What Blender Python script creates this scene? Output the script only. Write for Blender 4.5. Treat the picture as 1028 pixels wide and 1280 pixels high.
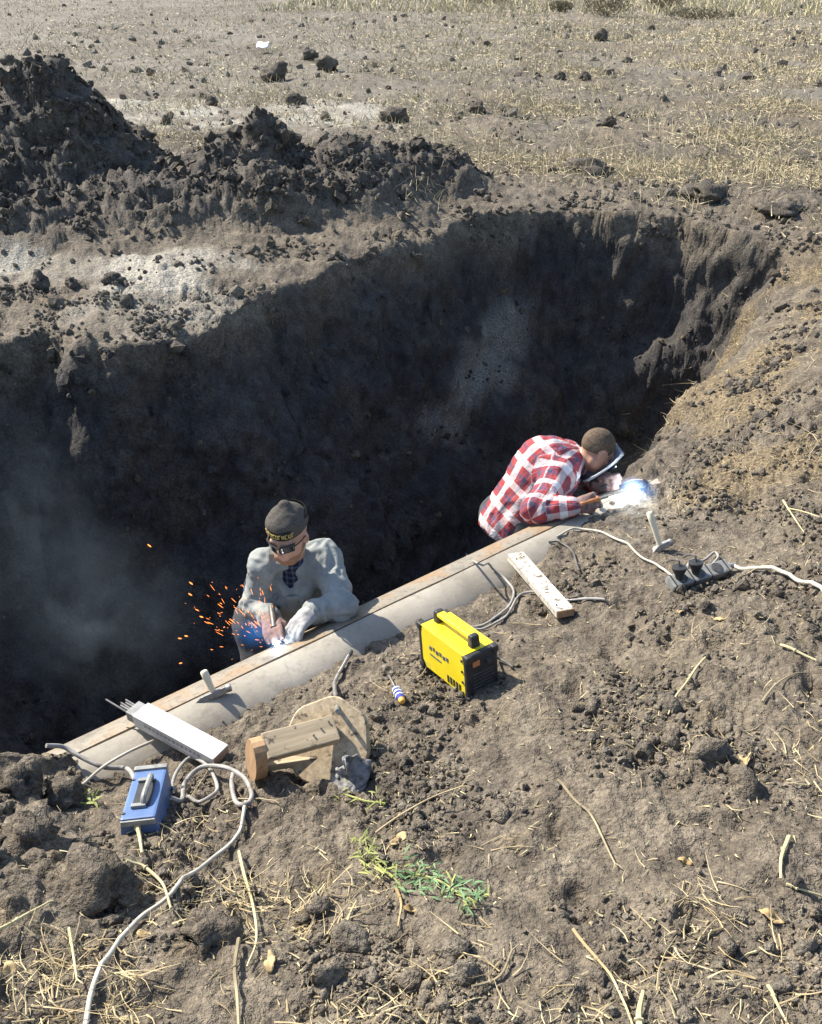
import bpy, bmesh, math, random
import numpy as np
from mathutils import Vector, Matrix, Quaternion

for o in list(bpy.data.objects):
    bpy.data.objects.remove(o, do_unlink=True)
scene = bpy.context.scene
COL = scene.collection
random.seed(7)
RNG = np.random.default_rng(7)
rad = math.radians

# ------------------------------------------------------------------ camera, sky, sun, exposure
CAM_Z, PITCH, FPX = 2.0, rad(32.3), 1108.0
cam_d = bpy.data.cameras.new('camera')
cam_d.sensor_fit = 'VERTICAL'
cam_d.sensor_height = 24.0
cam_d.lens = 24.0 * FPX / 1280.0
cam_d.clip_start = 0.05
cam_d.clip_end = 5000.0
cam = bpy.data.objects.new('camera', cam_d)
COL.objects.link(cam)
cam.location = (0, 0, CAM_Z)
cam.rotation_euler = (math.pi / 2 - PITCH, 0, 0)
scene.camera = cam

SUN_EL = rad(41)
SUN_TRAVEL = Vector((0.81, -0.586, -math.tan(SUN_EL))).normalized()
world = bpy.data.worlds.new('World')
scene.world = world
world.use_nodes = True
wn = world.node_tree
wn.nodes.clear()
wo = wn.nodes.new('ShaderNodeOutputWorld')
wb = wn.nodes.new('ShaderNodeBackground')
sky = wn.nodes.new('ShaderNodeTexSky')
sky.sky_type = 'NISHITA'
sky.sun_disc = False
sky.sun_elevation = SUN_EL
# the sun stands behind the pit, to the left: azimuth measured from +Y towards +X
sky.sun_rotation = math.atan2(-SUN_TRAVEL.x, -SUN_TRAVEL.y)
sky.air_density = 1.0
sky.dust_density = 0.8
wb.inputs['Strength'].default_value = 0.115
wn.links.new(sky.outputs[0], wb.inputs[0])
wn.links.new(wb.outputs[0], wo.inputs[0])

sun_d = bpy.data.lights.new('sun', 'SUN')
sun_d.energy = 4.6
sun_d.angle = rad(0.55)
sun_d.color = (1.0, 0.935, 0.815)
sun = bpy.data.objects.new('sun', sun_d)
COL.objects.link(sun)
sun.location = (-6, 8, 8)
sun.rotation_euler = SUN_TRAVEL.to_track_quat('-Z', 'Y').to_euler()

scene.view_settings.view_transform = 'Standard'
scene.view_settings.look = 'None'
scene.view_settings.gamma = 1.0
scene.view_settings.use_curve_mapping = False
scene.view_settings.exposure = 1.2
scene.render.engine = 'CYCLES'

# ------------------------------------------------------------------ numpy noise
_perm = np.random.default_rng(11).permutation(256).astype(np.int32)
_perm = np.concatenate([_perm, _perm, _perm])
_g = np.random.default_rng(5).normal(size=(256, 3)).astype(np.float32)
_g /= np.linalg.norm(_g, axis=1, keepdims=True)

def pnoise(p):
    """gradient noise, p (N,3) -> about -0.7..0.7"""
    p = np.asarray(p, np.float32)
    i = np.floor(p).astype(np.int32)
    f = p - i
    u = f * f * f * (f * (f * 6 - 15) + 10)
    i &= 255
    out = np.zeros(len(p), np.float32)
    for dx in (0, 1):
        wx = u[:, 0] if dx else 1 - u[:, 0]
        hx = _perm[i[:, 0] + dx]
        for dy in (0, 1):
            wy = u[:, 1] if dy else 1 - u[:, 1]
            hy = _perm[hx + i[:, 1] + dy]
            for dz in (0, 1):
                wz = u[:, 2] if dz else 1 - u[:, 2]
                h = _perm[hy + i[:, 2] + dz]
                g = _g[h]
                d = g[:, 0] * (f[:, 0] - dx) + g[:, 1] * (f[:, 1] - dy) + g[:, 2] * (f[:, 2] - dz)
                out += wx * wy * wz * d
    return out * 1.4

def fbm(p, scale, octaves=4, gain=0.5):
    p = np.asarray(p, np.float32) / scale
    a, s, o = 1.0, 0.0, np.zeros(len(p), np.float32)
    for k in range(octaves):
        o += a * pnoise(p + 17.3 * k)
        s += a
        a *= gain
        p = p * 2.03
    return o / s

def sstep(a, b, x):
    t = np.clip((x - a) / (b - a), 0, 1)
    return t * t * (3 - 2 * t)

# ------------------------------------------------------------------ pixel <-> place (photograph 1028 x 1280)
CP, SP = math.cos(PITCH), math.sin(PITCH)
def ray(u, v):
    a, b = (u - 514) / FPX, (640 - v) / FPX
    return np.array([a, CP + b * SP, -SP + b * CP])
def at_z(u, v, z):
    d = ray(u, v)
    return np.array([0, 0, CAM_Z]) + d * ((z - CAM_Z) / d[2])
def at_y(u, v, y):
    d = ray(u, v)
    return np.array([0, 0, CAM_Z]) + d * (y / d[1])
def proj(P):
    P = np.asarray(P, float).reshape(-1, 3)
    x, y, z = P[:, 0], P[:, 1], P[:, 2] - CAM_Z
    dep = y * CP - z * SP
    up = y * SP + z * CP
    return np.stack([514 + FPX * x / dep, 640 - FPX * up / dep, dep], 1)

# ------------------------------------------------------------------ materials
class NT:
    def __init__(self, name):
        self.m = bpy.data.materials.new(name)
        self.m.use_nodes = True
        self.t = self.m.node_tree
        self.t.nodes.clear()
        self.out = self.t.nodes.new('ShaderNodeOutputMaterial')
    def n(self, kind, **kw):
        nd = self.t.nodes.new(kind)
        for k, v in kw.items():
            setattr(nd, k, v)
        return nd
    def set(self, nd, sock, v):
        s = nd.inputs[sock]
        if isinstance(v, bpy.types.NodeSocket):
            self.t.links.new(v, s)
        else:
            if s.type == 'RGBA' and len(v) == 3:
                v = (*v, 1)
            s.default_value = v
    def coord(self, kind='Object'):
        return self.n('ShaderNodeTexCoord').outputs[kind]
    def noise(self, scale, detail=4, rough=0.55, vec=None, dist=0.0):
        nd = self.n('ShaderNodeTexNoise')
        self.set(nd, 'Scale', scale); self.set(nd, 'Detail', detail)
        self.set(nd, 'Roughness', rough); self.set(nd, 'Distortion', dist)
        self.set(nd, 'Vector', vec if vec is not None else self.coord())
        return nd.outputs['Fac']
    def ramp(self, fac, stops):
        nd = self.n('ShaderNodeValToRGB')
        e = nd.color_ramp.elements
        while len(e) < len(stops):
            e.new(0.5)
        for el, (p, c) in zip(e, stops):
            el.position = p
            el.color = (*c, 1) if len(c) == 3 else c
        self.set(nd, 'Fac', fac)
        return nd.outputs['Color']
    def mix(self, fac, a, b, mode='MIX'):
        nd = self.n('ShaderNodeMix', data_type='RGBA', blend_type=mode)
        self.set(nd, 0, fac); self.set(nd, 6, a); self.set(nd, 7, b)
        return nd.outputs[2]
    def math(self, op, a, b=0.0, c=0.0, clamp=False):
        nd = self.n('ShaderNodeMath', operation=op, use_clamp=clamp)
        self.set(nd, 0, a); self.set(nd, 1, b); self.set(nd, 2, c)
        return nd.outputs[0]
    def attr(self, name, out='Fac'):
        return self.n('ShaderNodeAttribute', attribute_name=name).outputs[out]
    def bump(self, h, strength=0.4, dist=0.01, normal=None):
        nd = self.n('ShaderNodeBump')
        self.set(nd, 'Height', h); self.set(nd, 'Strength', strength); self.set(nd, 'Distance', dist)
        if normal is not None:
            self.set(nd, 'Normal', normal)
        return nd.outputs[0]
    def surf(self, color, rough=0.8, metal=0.0, normal=None, spec=0.4, **kw):
        nd = self.n('ShaderNodeBsdfPrincipled')
        self.set(nd, 'Base Color', color); self.set(nd, 'Roughness', rough)
        self.set(nd, 'Metallic', metal); self.set(nd, 'Specular IOR Level', spec)
        if normal is not None:
            self.set(nd, 'Normal', normal)
        for k, v in kw.items():
            self.set(nd, k, v)
        self.t.links.new(nd.outputs[0], self.out.inputs['Surface'])
        return self.m

def simple(name, c1, c2, scale=20, rough=0.7, metal=0.0, bump=0.2, bdist=0.002, spec=0.4, grime=None):
    t = NT(name)
    f = t.noise(scale, 5, 0.6)
    c = t.ramp(f, [(0.3, c1), (0.7, c2)])
    if grime is not None:
        g = t.noise(scale * 0.45 + 3, 6, 0.7)
        gm = t.ramp(g, [(grime[0], (0, 0, 0)), (grime[0] + 0.12, (1, 1, 1))])
        c = t.mix(gm, c, grime[1])
    nrm = t.bump(t.noise(scale * 3, 4, 0.6), bump, bdist)
    return t.surf(c, rough, metal, nrm, spec)

def emit(name, col, strength):
    t = NT(name)
    e = t.n('ShaderNodeEmission')
    t.set(e, 'Color', col); t.set(e, 'Strength', strength)
    t.t.links.new(e.outputs[0], t.out.inputs['Surface'])
    return t.m

def soil_material():
    t = NT('soil')
    co = t.coord()
    big = t.noise(1.3, 4, 0.6, co)
    mid = t.noise(9, 4, 0.65, co)
    fine = t.noise(70, 3, 0.7, co)
    base = t.ramp(mid, [(0.28, (0.058, 0.047, 0.036)), (0.5, (0.126, 0.104, 0.079)), (0.72, (0.225, 0.187, 0.141))])
    base = t.mix(t.math('MULTIPLY', t.ramp(big, [(0.42, (0, 0, 0)), (0.62, (1, 1, 1))]), 0.45), base, (0.180, 0.148, 0.109))
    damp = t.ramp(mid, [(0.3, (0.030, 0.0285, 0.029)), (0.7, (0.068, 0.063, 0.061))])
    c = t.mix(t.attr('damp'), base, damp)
    crust = t.ramp(fine, [(0.3, (0.26, 0.24, 0.20)), (0.7, (0.42, 0.39, 0.33))])
    c = t.mix(t.attr('pale'), c, crust)
    clay = t.ramp(fine, [(0.3, (0.11, 0.078, 0.042)), (0.7, (0.27, 0.205, 0.115))])
    c = t.mix(t.attr('clay'), c, clay)
    speck = t.ramp(fine, [(0.30, (0.45, 0.45, 0.45)), (0.5, (0.92, 0.92, 0.92)), (0.7, (1.4, 1.38, 1.32))])
    c = t.mix(1.0, c, speck, 'MULTIPLY')
    n1 = t.bump(t.noise(40, 3, 0.7, co), 0.8, 0.03)
    n2 = t.bump(t.noise(190, 2, 0.7, co), 0.6, 0.006, n1)
    return t.surf(c, 0.85, 0, n2, 0.22)

M = {}
M['soil'] = soil_material()

# ------------------------------------------------------------------ mesh helpers
def mesh_np(name, V, F, mat, parent=None, smooth=True, attrs=None):
    """V (N,3) world coordinates, F (M,3|4) int array or list of lists"""
    V = np.asarray(V, np.float32)
    off = np.zeros(3) if parent is None else np.array(world_loc(parent))
    me = bpy.data.meshes.new(name)
    Vl = V - off.astype(np.float32)
    if isinstance(F, np.ndarray):
        nf, k = F.shape
        me.vertices.add(len(V)); me.vertices.foreach_set('co', Vl.ravel())
        me.loops.add(nf * k); me.loops.foreach_set('vertex_index', F.astype(np.int32).ravel())
        me.polygons.add(nf)
        me.polygons.foreach_set('loop_start', np.arange(0, nf * k, k, dtype=np.int32))
        me.update(calc_edges=True)
    else:
        me.from_pydata([tuple(map(float, p)) for p in Vl], [], F)
    me.validate()
    if attrs:
        for an, av in attrs.items():
            av = np.asarray(av, np.float32)
            if av.ndim == 1:
                a = me.attributes.new(an, 'FLOAT', 'POINT'); a.data.foreach_set('value', av)
            else:
                a = me.attributes.new(an, 'FLOAT_VECTOR', 'POINT'); a.data.foreach_set('vector', av.ravel())
    me.polygons.foreach_set('use_smooth', np.full(len(me.polygons), smooth, dtype=bool))
    if mat is not None:
        me.materials.append(mat)
    o = bpy.data.objects.new(name, me)
    COL.objects.link(o)
    if parent is not None:
        o.parent = parent
    return o

def world_loc(o):
    l = Vector(o.location)
    while o.parent is not None:
        o = o.parent
        l = l + Vector(o.location)
    return l

def tag(o, label=None, cat=None, group=None, kind=None):
    if label: o['label'] = label
    if cat: o['category'] = cat
    if group: o['group'] = group
    if kind: o['kind'] = kind
    return o

def thing(name, loc, label, cat, group=None):
    o = bpy.data.objects.new(name, None)
    o.empty_display_size = 0.1
    COL.objects.link(o)
    o.location = tuple(map(float, loc))
    return tag(o, label, cat, group)

def nrmz(v):
    v = np.asarray(v, float)
    return v / np.linalg.norm(v)
def frame(x, z):
    """3x3 with columns ex, ey, ez from an x direction and an approximate z"""
    x = nrmz(x); y = nrmz(np.cross(z, x)); z = np.cross(x, y)
    return np.stack([x, y, z], 1)

class MB:
    def __init__(self):
        self.V, self.F = [], []
    def add(self, V, F):
        b = len(self.V)
        self.V += [tuple(map(float, p)) for p in V]
        self.F += [[b + i for i in f] for f in F]
        return self
    def box(self, c, size, R=np.eye(3), bevel=0.0, seg=2, taper=None):
        bm = bmesh.new()
        bmesh.ops.create_cube(bm, size=1.0)
        for v in bm.verts:
            v.co.x *= size[0]; v.co.y *= size[1]; v.co.z *= size[2]
            if taper and v.co.z > 0:
                v.co.x *= taper[0]; v.co.y *= taper[1]
        if bevel > 0:
            bmesh.ops.bevel(bm, geom=list(bm.edges), offset=bevel, segments=seg, affect='EDGES', profile=0.6)
        bm.verts.index_update()
        V = np.array([v.co[:] for v in bm.verts]); F = [[v.index for v in f.verts] for f in bm.faces]
        bm.free()
        return self.add(np.asarray(c, float) + V @ np.asarray(R).T, F)
    def cyl(self, p0, p1, r0, r1=None, seg=16, cap=True, rings=1):
        r1 = r0 if r1 is None else r1
        p0, p1 = np.asarray(p0, float), np.asarray(p1, float)
        d = nrmz(p1 - p0)
        a = np.array([0, 0, 1.0]) if abs(d[2]) < 0.9 else np.array([1.0, 0, 0])
        e1 = nrmz(np.cross(d, a)); e2 = np.cross(d, e1)
        V, F = [], []
        for k in range(rings + 1):
            t = k / rings
            for j in range(seg):
                an = 2 * math.pi * j / seg
                V.append(p0 + (p1 - p0) * t + (r0 + (r1 - r0) * t) * (math.cos(an) * e1 + math.sin(an) * e2))
        for k in range(rings):
            for j in range(seg):
                j2 = (j + 1) % seg
                F.append([k * seg + j, k * seg + j2, (k + 1) * seg + j2, (k + 1) * seg + j])
        if cap:
            F.append(list(range(seg))[::-1]); F.append([rings * seg + j for j in range(seg)])
        return self.add(V, F)
    def tube(self, pts, r, seg=8, cap=True):
        pts = np.asarray(pts, float); n = len(pts)
        rr = np.full(n, r) if np.isscalar(r) else np.asarray(r)
        T = np.gradient(pts, axis=0); T /= np.linalg.norm(T, axis=1, keepdims=True) + 1e-12
        a = np.array([0, 0, 1.0]) if abs(T[0][2]) < 0.9 else np.array([1.0, 0, 0])
        e1 = nrmz(np.cross(T[0], a))
        V, F = [], []
        for k in range(n):
            e1 = nrmz(e1 - T[k] * np.dot(e1, T[k])); e2 = np.cross(T[k], e1)
            for j in range(seg):
                an = 2 * math.pi * j / seg
                V.append(pts[k] + rr[k] * (math.cos(an) * e1 + math.sin(an) * e2))
        for k in range(n - 1):
            for j in range(seg):
                j2 = (j + 1) % seg
                F.append([k * seg + j, k * seg + j2, (k + 1) * seg + j2, (k + 1) * seg + j])
        if cap:
            F.append(list(range(seg))[::-1]); F.append([(n - 1) * seg + j for j in range(seg)])
        return self.add(V, F)
    def lathe(self, p0, d, prof, seg=16):
        """prof: list of (distance along d, radius)"""
        p0 = np.asarray(p0, float); d = nrmz(d)
        a = np.array([0, 0, 1.0]) if abs(d[2]) < 0.9 else np.array([1.0, 0, 0])
        e1 = nrmz(np.cross(d, a)); e2 = np.cross(d, e1)
        V, F = [], []
        for (h, r) in prof:
            for j in range(seg):
                an = 2 * math.pi * j / seg
                V.append(p0 + d * h + r * (math.cos(an) * e1 + math.sin(an) * e2))
        for k in range(len(prof) - 1):
            for j in range(seg):
                j2 = (j + 1) % seg
                F.append([k * seg + j, k * seg + j2, (k + 1) * seg + j2, (k + 1) * seg + j])
        F.append(list(range(seg))[::-1]); F.append([(len(prof) - 1) * seg + j for j in range(seg)])
        return self.add(V, F)
    def build(self, name, mat, parent=None, smooth=False):
        o = mesh_np(name, np.array(self.V), self.F, mat, parent, smooth)
        if smooth:
            o.data.set_sharp_from_angle(angle=rad(40))
        return o

def spline(pts, n=8):
    """Catmull-Rom through pts"""
    P = np.asarray(pts, float)
    P = np.vstack([2 * P[0] - P[1], P, 2 * P[-1] - P[-2]])
    out = []
    for i in range(1, len(P) - 2):
        for k in range(n):
            t = k / n
            out.append(0.5 * ((2 * P[i]) + (-P[i - 1] + P[i + 1]) * t + (2 * P[i - 1] - 5 * P[i] + 4 * P[i + 1] - P[i + 2]) * t * t
                              + (-P[i - 1] + 3 * P[i] - 3 * P[i + 1] + P[i + 2]) * t ** 3))
    out.append(P[-2])
    return np.array(out)

# ------------------------------------------------------------------ terrain
CREST0 = np.array([-0.544, 2.69])          # a point on the top of the pipe (x, y), z = -0.40
PDIR = nrmz([1.73, 1.346]); PFAR = np.array([-PDIR[1], PDIR[0]])
PIPE_R, PIPE_TOP, AXQ = 0.245, -0.40, -0.022        # AXQ: the axis lies this far beyond (+) or before (-) the seam
AX_Z = PIPE_TOP - PIPE_R
def pipe_xy(s, q=0.0):
    return CREST0 + PDIR * s + PFAR * q

ctrl = []
for x in (-2.2, -0.75, 0.75, 2.2):
    ctrl += [(x, 0.7, 0.27), (x, -0.6, 0.33)]
for s in (-0.6, 0.0, 0.6, 1.2, 1.8, 2.1):
    p = pipe_xy(s, -0.19); ctrl.append((p[0], p[1], -0.432 if s < 1.7 else -0.39))
    p = pipe_xy(s, -0.85); ctrl.append((p[0], p[1], -0.215))
for s in (-0.2, 1.0):
    p = pipe_xy(s, 0.6); ctrl.append((p[0], p[1], -0.45))
ctrl += [(1.73, 2.92, -0.04), (3.0, 3.0, 0.12), (3.2, 5.0, 0.12), (2.3, 4.3, -0.12), (1.62, 4.15, -0.34),
         (1.95, 5.6, -0.45), (2.5, 5.5, -0.12), (2.7, 6.46, -0.28), (3.3, 6.9, 0.0), (4.6, 6.0, 0.1),
         (-1.38, 1.78, -0.02), (-1.7, 1.6, 0.06), (-1.62, 2.05, -0.10), (-3.0, 2.2, 0.0), (-1.0, 1.50, -0.03), (-1.04, 1.98, -0.40), (-1.22, 2.02, -0.36),
         (-4.5, 5.6, 0), (-2.49, 5.47, 0), (-1.83, 5.05, -0.02), (-1.07, 5.95, 0), (-0.45, 6.7, 0.02), (0.46, 7.9, 0.02),
         (1.36, 8.36, 0.02), (2.2, 7.97, 0.0), (3.1, 7.5, 0.0), (-3, 9, 0), (0, 10.5, 0), (3, 10.5, 0), (-6, 8, 0), (6, 8, 0), (-6, 3, 0), (5, 2, .2)]
ctrl = np.array(ctrl)
def _tps(r2):
    return 0.5 * r2 * np.log(r2 + 1e-9)
_n = len(ctrl)
_A = np.zeros((_n + 3, _n + 3))
_d2 = ((ctrl[:, None, :2] - ctrl[None, :, :2]) ** 2).sum(-1)
_A[:_n, :_n] = _tps(_d2) + np.eye(_n) * 0.01
_A[:_n, _n] = 1; _A[:_n, _n + 1:] = ctrl[:, :2]
_A[_n:, :_n] = _A[:_n, _n:].T
_W = np.linalg.solve(_A, np.concatenate([ctrl[:, 2], np.zeros(3)]))

_a1, _a2 = pipe_xy(-1.2, AXQ), pipe_xy(2.18, AXQ)
PIT = np.array([_a1, _a2, (1.36, 4.29), (2.02, 5.6), (2.72, 6.46), (3.10, 7.2), (2.78, 7.62), (2.30, 7.98), (1.36, 8.36), (0.46, 7.9), (0.1, 7.3),
                (-0.45, 6.7), (-1.07, 5.95), (-1.3, 5.4), (-1.83, 5.05), (-2.3, 5.22), (-2.8, 5.0), (-3.05, 4.4), (-2.95, 3.4), (-2.5, 2.5), (-1.9, 2.2)])  # left end, out of view, drawn in so its wall shades the pit floor
HEAPS = [(-3.38, 9.0, 1.09, 0.78, 0.95), (-4.3, 8.6, 0.68, 0.85, 1.0), (-1.32, 8.55, 0.60, 0.36, 0.42), (-1.75, 8.6, 0.42, 0.45, 0.5),
         (-2.3, 7.7, 0.30, 0.9, 0.5), (-0.6, 8.6, 0.42, 0.6, 0.55), (0.1, 9.1, 0.33, 0.55, 0.4), (-1.2, 7.8, 0.34, 0.6, 0.45),
         (-3.2, 7.2, 0.2, 0.9, 0.45), (-0.45, 8.0, 0.22, 0.5, 0.4), (-5.2, 7.6, 0.5, 0.9, 0.9)]
FLOOR_Z = -1.52

def heap_h(x, y):
    h = np.zeros_like(x)
    for (hx, hy, hh, rx, ry) in HEAPS:
        r = np.sqrt(((x - hx) / rx) ** 2 + ((y - hy) / ry) ** 2)
        h = (h ** 3 + (hh * np.clip(1.12 - r * 0.72, 0, 1.0) ** 1.15) ** 3) ** (1 / 3)
    return h

def poly_dist(x, y):
    """signed distance to the pit outline, positive inside; and distance to its near (pipe) edge"""
    d = np.full(x.shape, 1e9); dn = None
    inside = np.zeros(x.shape, bool)
    n = len(PIT)
    for k in range(n):
        a, b = PIT[k], PIT[(k + 1) % n]
        e = b - a
        t = np.clip(((x - a[0]) * e[0] + (y - a[1]) * e[1]) / (e @ e), 0, 1)
        dk = np.hypot(x - a[0] - t * e[0], y - a[1] - t * e[1])
        if k in (0, n - 1, n - 2):
            dn = dk if dn is None else np.minimum(dn, dk)
        else:
            d = np.minimum(d, dk)
        c = (a[1] > y) != (b[1] > y)
        with np.errstate(divide='ignore', invalid='ignore'):
            xi = (b[0] - a[0]) * (y - a[1]) / (b[1] - a[1] + 1e-12) + a[0]
        inside ^= c & (x < xi)
    return d, dn, inside

def base_h(x, y):
    x = np.asarray(x, float); y = np.asarray(y, float)
    z = np.zeros_like(x)
    nearm = y < 14
    xs, ys = np.clip(x[nearm], -7, 7), y[nearm]
    zz = _W[_n] + _W[_n + 1] * xs + _W[_n + 2] * ys
    for i in range(_n):
        zz = zz + _W[i] * _tps((xs - ctrl[i, 0]) ** 2 + (ys - ctrl[i, 1]) ** 2)
    bl = sstep(8.6, 11.0, ys) + sstep(4, 6.5, np.abs(x[nearm]))
    z[nearm] = zz * (1 - np.clip(bl, 0, 1))
    return z

def full_h(x, y):
    H0 = base_h(x, y)
    P3 = np.stack([x, y, np.zeros_like(x)], -1).reshape(-1, 3)
    hp = heap_h(x, y)
    m = (np.abs(x) < 7) & (y < 10)
    z = H0 + hp
    if m.any():
        d, dn, ins = poly_dist(x[m], y[m])
        pm = P3[m.ravel()]
        j = 0.16 * fbm(pm, 0.9, 3) + 0.07 * fbm(pm + 9, 0.22, 2)
        sd = np.where(ins, d, -np.minimum(d, dn)) + j * np.clip(dn / 0.4, 0, 1)
        sd = np.clip(sd, 0, None)
        sl_ = 2.5 + 1.6 * fbm(pm + 55, 1.1, 2)
        f = np.where(sd < 0.40, sl_ * sd, sl_ * 0.40 + (sd - 0.40) * 1.1)
        f = np.where(ins, np.minimum(f, np.where(x[m] < -1.25, 4.0, 14.0) * dn), f)
        qq = (x[m] - CREST0[0]) * PFAR[0] + (y[m] - CREST0[1]) * PFAR[1]
        fl = FLOOR_Z + 0.05 * fbm(pm, 0.6, 2) - 0.75 * sstep(0.95, 1.7, qq)
        zm = z[m]
        z[m] = np.maximum(np.minimum(fl, zm), zm - f)
    return z, H0, hp

NC_IN, NC_OUT, NR = 700, 50, 940
APEX = np.array([0.0, -1.2])
th = np.concatenate([-np.geomspace(rad(62), rad(25), NC_OUT, endpoint=False), np.linspace(-rad(25), rad(25), NC_IN), np.geomspace(rad(25), rad(62), NC_OUT + 1)[1:]])
NCOL = len(th)
fy = np.concatenate([np.arange(0.25, 12.5, 0.012), np.geomspace(12.5, 1800, 500)])
cs = np.unique(np.concatenate([np.arange(0, NCOL, 5), [NCOL - 1]]))
gx = np.tan(th[cs])[:, None] * (fy[None, :] - APEX[1])
gy = np.broadcast_to(fy[None, :], gx.shape).copy()
gz, _, _ = full_h(gx, gy)
ds = np.sqrt(np.diff(gy, axis=1) ** 2 + np.diff(gz, axis=1) ** 2)
dist = np.sqrt(gx ** 2 + gy ** 2 + (gz - CAM_Z) ** 2)[:, 1:]
# share of rows a stretch of ground gets: by its length over its distance, foreshortened less than the eye sees it
graz = 0.25 + 0.75 * np.clip(1.8 / dist, 0, 1)
w = ds / dist * graz
w[:, fy[1:] > 60] *= 0.35
cum = np.concatenate([np.zeros((len(cs), 1)), np.cumsum(w, 1)], 1)
cum /= cum[:, -1:]
# smooth the row layout across columns
k = np.ones(7) / 7
cum = np.apply_along_axis(lambda a: np.convolve(np.pad(a, 3, mode='edge'), k, 'valid'), 0, cum)
rr = np.linspace(0, 1, NR)
Yc = np.stack([np.interp(rr, cum[i], fy) for i in range(len(cs))])
Y = np.stack([np.interp(np.arange(NCOL), cs, Yc[:, j]) for j in range(NR)], 1)
X = np.tan(th)[:, None] * (Y - APEX[1])
Z, H0g, HPg = full_h(X, Y)
P = np.stack([X, Y, Z], -1).astype(np.float32)

def grid_normals(P):
    a = np.gradient(P, axis=0); b = np.gradient(P, axis=1)
    n = np.cross(a, b)
    n /= np.linalg.norm(n, axis=-1, keepdims=True) + 1e-9
    return np.where(n[..., 2:3] < -0.2, -n, n)

N0 = grid_normals(P)
# clean, smoothed normals so that clods swell outwards from walls as well
flat = P.reshape(-1, 3)
dcam = np.linalg.norm(flat - np.array([0, 0, CAM_Z], np.float32), axis=1)
_d, _dn, INS = poly_dist(flat[:, 0].astype(float), flat[:, 1].astype(float))
sdist = np.where(INS, np.minimum(_d, _dn), -np.minimum(_d, _dn))
heapm = sstep(0.03, 0.2, HPg.ravel())
wallm = sstep(-0.06, 0.10, sdist)
nearb = sstep(0.0, -0.3, sdist) * (flat[:, 1] < 6.0)
q_pipe = (flat[:, :2] - CREST0.astype(np.float32)) @ PFAR.astype(np.float32)
s_pipe = (flat[:, :2] - CREST0.astype(np.float32)) @ PDIR.astype(np.float32)
pipe_zone = np.exp(-(np.clip(np.abs(q_pipe + 0.1) - 0.15, 0, None) / 0.15) ** 2) * (s_pipe > -0.85) * (s_pipe < 2.25)

def clods(p, cell, seed):
    """rounded lumps: cellular bumps 0..1"""
    p = p + 0.35 * cell * np.stack([pnoise(p / cell * 0.9 + 3), pnoise(p / cell * 0.9 + 41), pnoise(p / cell * 0.9 + 83)], 1)
    q = p / cell
    i = np.floor(q).astype(np.int64)
    best = np.zeros(len(p), np.float32)
    for dx in (-1, 0, 1):
        for dy in (-1, 0, 1):
            for dz in (-1, 0, 1):
                c = i + np.array([dx, dy, dz])
                h = (c[:, 0] * 73856093 ^ c[:, 1] * 19349663 ^ c[:, 2] * 83492791 ^ seed * 7919) & 0xFFFFFF
                h = (h * 1103515245 + 12345) & 0x7FFFFFFF
                r1 = ((h >> 3) & 1023) / 1023.0; r2 = ((h >> 9) & 1023) / 1023.0; r3 = ((h >> 15) & 1023) / 1023.0; r4 = ((h >> 20) & 1023) / 1023.0
                cen = c + 0.15 + 0.7 * np.stack([r1, r2, r3], 1)
                d2 = ((q - cen) ** 2).sum(1)
                R = 0.35 + 0.6 * r4
                best = np.maximum(best, (np.sqrt(np.clip(R * R - d2, 0, None))).astype(np.float32))
    return best

disp = np.zeros(len(flat), np.float32)
lod = lambda size: np.clip(1.6 - dcam / (size * 260.0), 0, 1)     # fade lumps smaller than the mesh can hold
n_big = fbm(flat, 0.75, 3)
n_mid = fbm(flat + 31, 0.22, 3)
rough_area = np.clip(0.55 + 1.3 * fbm(flat + 77, 0.8, 2), 0.12, 1.3)
disp += 0.085 * n_big * (1 - 0.8 * pipe_zone) * (1 + 1.3 * wallm - 0.3 * heapm)
disp += 0.042 * n_mid * (1 - 0.6 * pipe_zone) * (1 + 0.6 * wallm + 0.3 * heapm)
n_f = fbm(flat + 5, 0.07, 3)
disp += 0.030 * n_f * lod(0.05) * (0.6 + 0.6 * rough_area + 0.6 * heapm)
disp -= 0.022 * np.abs(fbm(flat + 50, 0.13, 2)) * (rough_area + wallm * 0.6)
sel = (dcam < 16)
fs = flat[sel]
cl = np.zeros(len(flat), np.float32)
cA = clods(fs, 0.16, 1); cB = clods(fs, 0.07, 2); cC = clods(fs[:], 0.033, 3)
hm, wm, ra = heapm[sel], wallm[sel], rough_area[sel]
nb = nearb[sel]
cl[sel] = (cA * 0.16 * (0.20 * hm + 0.12 * wm + 0.07 * nb * (ra > 0.75)) + cB * 0.07 * (0.5 * hm + 0.34 * ra * (1 - hm) + 0.1 * wm)
           + cC * 0.033 * (0.6 * hm + 0.55 * ra)) * np.clip(1.4 - dcam[sel] / 14, 0, 1)
disp += cl * (1 - 0.5 * pipe_zone)
hol = sstep(0.22, 0.5, fbm(flat + 120, 0.16, 2)) * nearb
disp -= 0.035 * hol * (1 - pipe_zone)
groove = pnoise(flat * np.array([4.5, 4.5, 0.8], np.float32) + 7)            # bucket marks down the walls
disp += 0.035 * wallm * (0.5 - 2.0 * np.abs(groove)) * (dcam < 14)
ridge = 1 - 3.0 * np.abs(fbm(flat + 140, 0.30, 3))
disp += heapm * (0.06 * ridge + 0.05 * pnoise(flat / 0.12 + 3))
disp *= np.where(flat[:, 1] > 14, np.clip(1.6 - flat[:, 1] / 60, 0.5, 1), 1)
flat2 = flat + N0.reshape(-1, 3) * disp[:, None]
# teeth marks of the digger on the far wall and a crack
GP = flat2.reshape(NCOL, NR, 3)
GN = grid_normals(GP)

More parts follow.
